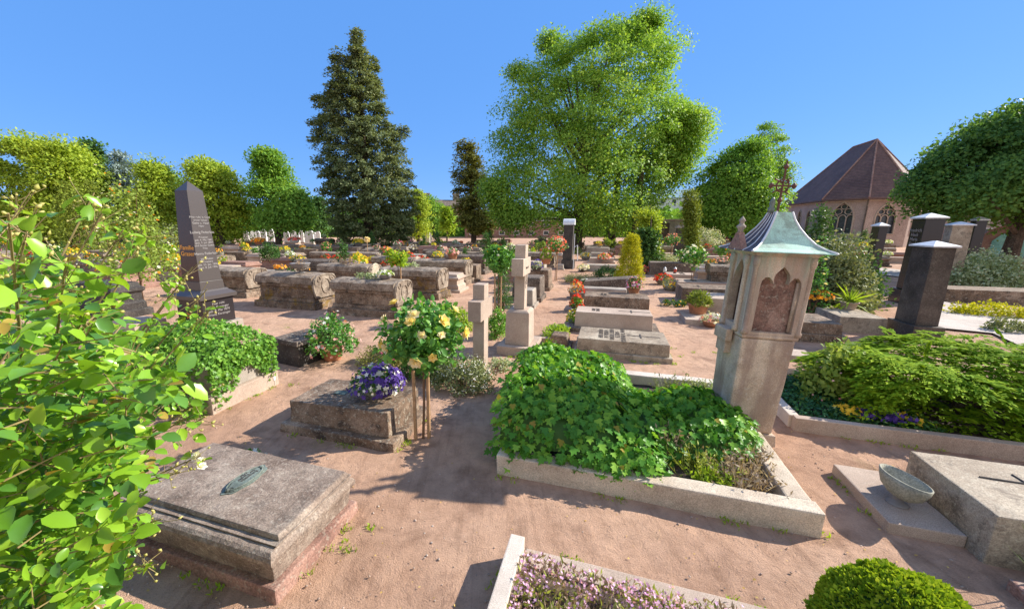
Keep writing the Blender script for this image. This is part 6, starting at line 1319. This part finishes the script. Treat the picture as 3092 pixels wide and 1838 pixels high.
# ================================================================== the crowded far rows
DEEP = bpy.data.collections.new('tmp')
def proto_tombs():
    P_ = []
    for kd, mt, L, W, Hh, nm in (('sarco', 'brown', 2.1, 1.1, .95, 'brown barrel topped'), ('sarco', 'dark', 2.1, 1.1, .95, 'dark barrel topped'), ('slab', 'grey', 2.0, 1.1, .62, 'flat grey slab'), ('slab', 'brown', 2.0, 1.1, .75, 'flat brown slab'),
                                 ('step', 'red', 2.0, 1.1, .85, 'red stepped'), ('step', 'dark', 2.0, 1.1, .9, 'dark stepped'), ('slab', 'pinkgrey', 2.0, 1.1, .55, 'pale slab'), ('step', 'pinkgrey', 1.9, 1.0, .8, 'pale stepped')):
        t = thing('tomb', 'x', 'tomb', (0, 0, -50), ANG)
        if kd == 'sarco': k_sarco(t, L, W, Hh, mt, False)
        elif kd == 'step': k_step(t, L, W, Hh, mt, False)
        else: k_slab(t, L, W, Hh, mt, .25, .1, detail=False)
        P_.append((t, nm, Hh))
    return P_
def proto_plants():
    P_ = []
    for nm, pm in (('yellow', [('p_gold', 34)]), ('orange', [('p_orange', 34)]), ('red', [('p_red', 34)]), ('pink', [('p_pink', 34)]), ('white', [('p_white', 34)]), ('mixed', [('p_white', 18), ('p_mag', 18)])):
        P_.append((planter('flower_bowl', 'x', 'flower bowl', (0, 0, -50), .34, 'bowl', 'bowl' if nm != 'red' else 'terra', 'lime_leaf' if nm in ('yellow', 'white') else 'darkgreen', pm, .3, 1.15, 110, .11, bloom=.07), nm))
    return P_
def proto_tall():
    P_ = []
    for nm, lm, pm in (('white flowered', 'roseleaf', [('p_white', 40)]), ('yellow flowered', 'lime_leaf', [('p_gold', 36)]), ('pink flowered', 'roseleaf', [('p_pink', 36)]), ('plain green', 'azalea', [])):
        P_.append((standard_rose('x', (0, 0, -50), 1.0, .52, lm, pm, 1, 300, .07, .14, name='standard_rose'), nm + ' standard rose tree', 'rose tree'))
        P_.append((shrub('garden_shrub', 'x', 'shrub', (0, 0, -50), .75, .7, 1.15, lm, 420, .16, petals=pm, bloom=.07, nc=30), nm + ' bushy shrub', 'shrub'))
    P_.append((shrub('dark_cypress', 'x', 'conifer', (0, 0, -50), .5, .5, 2.3, 'darkgreen', 800, .18, T_SPRAY, nc=60, taper=.6), 'dark clipped conifer', 'conifer'))
    return P_
TB, FB, TL = proto_tombs(), proto_plants(), proto_tall()
taken = [o.location.copy() for o in sc.objects if o.parent is None and o.location.z > -10 and o.type in ('EMPTY', 'MESH')]
def where(px, Y):
    a = ('at the far left' if px < 300 else 'left of the obelisk' if px < 470 else 'between obelisk and dark conifer' if px < 790 else 'in front of the dark conifer' if px < 1020 else 'between the conifer and the crosses' if px < 1200 else 'left of the big tree trunk' if px < 1390 else 'under the big tree' if px < 1640 else 'left of the chapel' if px < 1900 else 'before the chapel')
    return a, ('third or fourth row back' if Y < 22 else 'middle of the crowded rows' if Y < 31 else 'far rows')
used = {}
cnt = 0
order = sorted([(i, j) for i in range(-25, 28) for j in range(2, 40)], key=lambda q: q[1])
rs = random.Random(11)
for i, j in order:
    u = i * 2.75 + (j % 2) * .35 + rs.uniform(-.2, .2) - 1.2; v = 5.5 + j * 1.52 + rs.uniform(-.15, .15)
    p = UV(u, v); px, py = proj((p.x, p.y, .5))
    if not (-120 < px < 2150) or p.y < 12.5 or p.y > 50: continue
    if px < 640 and p.y < 15.5: continue
    near = min((p + E1 * 1.0 + E2 * .5 - q).length for q in taken)
    if near < (1.25 if px < 1390 else 1.75): continue
    if 1330 < px < 1420 and p.y < 40: continue           # the path towards the big tree
    if 1755 < px and p.y < 24: continue
    if (Vector((at(1405, 590, 42).x, 42, 0)) - p).length < 3 or (Vector((at(900, 590, 46).x, 46, 0)) - p).length < 4: continue
    if rs.random() < (.02 if p.y < 28 else .30 if p.y < 38 else .62): continue
    a, rw = where(px, p.y)
    k = rs.choices(range(8), (3, 2, 3, 4, 3, 3, 3, 3))[0]; tb, nm, hh = TB[k]
    fl = rs.random(); desc = '%s tomb, %s, %s' % (nm, a, rw)
    s_ = rs.uniform(.88, 1.08)
    o = dup(tb, (p.x, p.y, rs.uniform(-.08, .0)), ANG + rs.uniform(-.05, .05), s_, desc, desc); cnt += 1; o.scale.z *= rs.uniform(.75, 1.2); o.rotation_euler.x = rs.uniform(-.025, .025); o.rotation_euler.y = rs.uniform(-.02, .02); hh *= o.scale.z / s_
    if fl < .62:
        f, fn = FB[rs.randrange(6)]; q = p + E1 * rs.uniform(.4, 1.5) + E2 * rs.uniform(.3, .8); d = '%s flowers in a bowl, %s, %s' % (fn, a, rw)
        dup(f, (q.x, q.y, hh * s_ - .06), rs.random() * 6, rs.uniform(.45, .85), d, d)
    if fl > .40:
        f, fn, _ = TL[rs.choices(range(9), (2, 4, 1, 3, 1, 3, 1, 6, 3))[0]]; q = p + E1 * rs.uniform(-.6, -.2) + E2 * rs.uniform(.2, .8); d = '%s, %s, %s' % (fn, a, rw)
        dup(f, (q.x, q.y, 0), rs.random() * 6, rs.uniform(.5, .95), d, d)
print('far tombs', cnt)
# pale upright headstones at the far edge
hs0 = thing('headstone', 'x', 'headstone', (0, 0, -50), 0)
bm = bmesh.new(); bx(bm, -.4, .4, -.12, .12, -.05, .2, .02); finish(bm, 'base', 'pinkgrey', hs0)
bm = bmesh.new(); plate(bm, [(-.3, .2), (.3, .2), (.3, 1.35), (.15, 1.55), (-.15, 1.55), (-.3, 1.35)], [], -.09, .09, lambda a, b, s: (a, s, b)); finish(bm, 'slab', 'white', hs0)
for px in (600, 618, 628, 640, 645, 652, 660, 700, 716, 724, 738, 748, 757, 768, 775, 1042, 1050):
    for dY in (0,):
        Y = rs.uniform(50, 60); q = at(px + rs.uniform(-3, 3), 590, Y); lb = 'pale upright headstone in the far row %s' % ('left of the dark conifer' if px < 900 else 'right of the dark conifer')
        dup(hs0, (q.x, Y, 0), rs.uniform(-.5, .5), rs.uniform(.9, 1.35), lb, lb)
for pr in [x[0] for x in TB + FB + TL] + [hs0]:
    for ch in list(pr.children):
        for g in list(ch.children): bpy.data.objects.remove(g)
        bpy.data.objects.remove(ch)
    bpy.data.objects.remove(pr)
bpy.data.collections.remove(DEEP)

# ================================================================== the rose bush close to the camera on the left
def rose_bush():
    t = thing('rose_bush', 'large sunlit rose bush with shiny green leaves filling the left foreground', 'rose bush', (-2.4, 1.5, 0))
    org = np.array((-2.4, 1.5, 0))
    rows = [(600, -220, 120), (650, -240, 215), (700, -260, 285), (750, -280, 330), (800, -300, 385), (850, -300, 425), (900, -300, 455), (960, -300, 490), (1000, -300, 480), (1050, -300, 420), (1100, -300, 430), (1150, -300, 440), (1195, -300, 385), (1250, -300, 325), (1300, -300, 350), (1350, -300, 385), (1400, -300, 320), (1500, -300, 330), (1700, -300, 340)]
    pts = []
    N_ = 2900
    while len(pts) < N_:
        y = RG.uniform(560, 1680); xl, xr = rows_interp(rows, y); xr = xr - 86; x = RG.uniform(xl, xr)
        if y < 900 and RG.random() > .05 + .38 * max(0, (y - 600) / 300): continue
        Y = RG.uniform(.85, 1.9) if x > 100 else RG.uniform(.75, 2.1)
        edge = (xr - x) / 120
        if RG.random() > .35 + edge: continue
        p = at(x, y, Y)
        if p.z < .04: continue
        pts.append(p[:])
    pts = np.array(pts)
    L_, A_, N2, S_, RA = [], [], [], [], []
    for p in pts:
        d = Vector((RG.normal() * .7 + .55, RG.normal() * .6, RG.normal() * .4 + .12)).normalized(); up = Vector((RG.normal() * .45, RG.normal() * .45 - .15, 1)).normalized()
        side = d.cross(up).normalized(); up = side.cross(d); s = .018 + .038 * RG.random() ** .8; rl = s * 2.3; RA.append((p, d, rl))
        for f, sg in ((.35, 1), (.35, -1), (.75, 1), (.75, -1), (1.0, 0)):
            if RG.random() < .12: continue
            b = Vector(p) + d * rl * f; a_ = (d * .55 + side * sg * .9) if sg else d
            L_.append(b[:]); A_.append((a_ + Vector(RG.normal(size=3)) * .18)[:]); N2.append((up + Vector(RG.normal(size=3)) * .38)[:]); S_.append(s * RG.uniform(.75, 1.2) * (1.1 if not sg else 1))
    L_, A_, N2, S_ = np.array(L_) - org, np.array(A_), np.array(N2), np.array(S_); mr_ = RG.random(len(L_)); mk = mr_ < .66; mo = mr_ > .94
    leaves('foliage', T_ROSE, L_[mk], A_[mk], N2[mk], S_[mk], 'rosebush', t); mk = ~mk & ~mo; leaves('foliage', T_ROSE, L_[mk], A_[mk], N2[mk], S_[mk] * 1.05, 'rosedark', t); leaves('foliage', T_ROSE, L_[mo], A_[mo], N2[mo], S_[mo] * .7, 'rosered', t)
    bm = bmesh.new()
    for p, d, rl in RA[::2]: tube(bm, [Vector(p) - Vector(org) - d * .04, Vector(p) - Vector(org) + d * rl * .5, Vector(p) - Vector(org) + d * rl], [.0022, .0016, .001], 4)
    finish(bm, 'foliage', 'cane', t)  # thin leaf stalks carrying the leaflets
    # arching canes
    tips = [(300, 560, 1.7), (250, 520, 1.6), (330, 610, 1.8), (70, 545, 1.3), (40, 470, 1.5), (230, 470, 1.9), (350, 560, 1.9), (440, 690, 1.9), (505, 705, 2.1), (470, 650, 2.1), (520, 745, 2.1), (490, 975, 1.7), (470, 1010, 1.7), (500, 1015, 1.8), (490, 1110, 1.75), (440, 1150, 1.6), (385, 1375, 1.3), (330, 1290, 1.3), (395, 1265, 1.4), (160, 640, 1.2), (100, 600, 1.1), (200, 760, 1.2), (290, 840, 1.4), (350, 900, 1.5), (420, 930, 1.6), (20, 520, 1.0), (150, 700, 1.5)]
    bm = bmesh.new(); bud = []; tl = []
    for k, (x, y, Y) in enumerate(tips):
        e = at(x, y, Y) - Vector(org); b = Vector((random.uniform(-.25, .25), random.uniform(-.3, .5), 0)); m_ = b.lerp(e, .5) + Vector((-.15, 0, .22)); m2 = b.lerp(e, .8) + Vector((-.05, 0, .14))
        tube(bm, [b, b.lerp(m_, .5) + Vector((0, 0, .1)), m_, m2, e], [.009, .008, .006, .0045, .0025], 6)
        dirn = (e - m2).normalized()
        for q in range(13):
            w_ = e - dirn * random.uniform(-.03, .16) + Vector((random.gauss(0, .038), random.gauss(0, .038), random.gauss(0, .034)))
            tube(bm, [e - dirn * random.uniform(.02, .12), w_], [.0016, .001], 4); bud.append(w_[:])
        for q in range(8 if y < 780 else 3):
            f = random.uniform(.45, 1); w_ = m_.lerp(e, f) if f > .6 else b.lerp(m_, f * 1.6); tl.append((w_[:], random.random()))
    finish(bm, 'canes', 'cane', t)
    bud = np.array(bud); n = len(bud)
    leaves('blossoms', (np.array([(0, 0, 0), (.4, -.28, .1), (1, 0, 0), (.4, .28, .1), (.4, 0, .35), (.4, 0, -.3)]), np.array([(0, 1, 4), (1, 2, 4), (2, 3, 4), (3, 0, 4), (0, 5, 1), (1, 5, 2), (2, 5, 3), (3, 5, 0)])), bud, rdir(n) + (.3, 0, .5), rdir(n), .014 + .012 * RG.random(n), 'p_bud', t)  # closed green buds at the cane tips
    w_ = np.array([q[0] for q in tl]); n = len(w_); w_ = np.repeat(w_, 3, axis=0) + RG.normal(size=(3 * n, 3)) * .025
    leaves('upper_leaves', T_ROSE, w_, rdir(3 * n) + (.2, 0, 0), rdir(3 * n) * .6 + (0, -.1, 1), .04 + .03 * RG.random(3 * n), 'rosebush', t)
    fl = np.array([at(x, y, Y)[:] for x, y, Y in ((488, 1125, 1.75), (480, 1112, 1.75), (490, 1138, 1.75))]) - org
    leaves('white_blossoms', T_ROSEBLOOM, fl, rdir(3), rdir(3) + (.3, -.3, 1), .05, 'p_white', t)
rose_bush()

# lettering as real meshes
dg = bpy.context.evaluated_depsgraph_get()
for o in [q for q in sc.objects if q.type == 'FONT']:
    me = bpy.data.meshes.new_from_object(o.evaluated_get(dg)); n = bpy.data.objects.new('lettering', me); COL.objects.link(n)
    n.parent = o.parent; n.location = o.location; n.rotation_euler = o.rotation_euler
    if not me.materials: me.materials.append(o.data.materials[0])
    bpy.data.objects.remove(o)
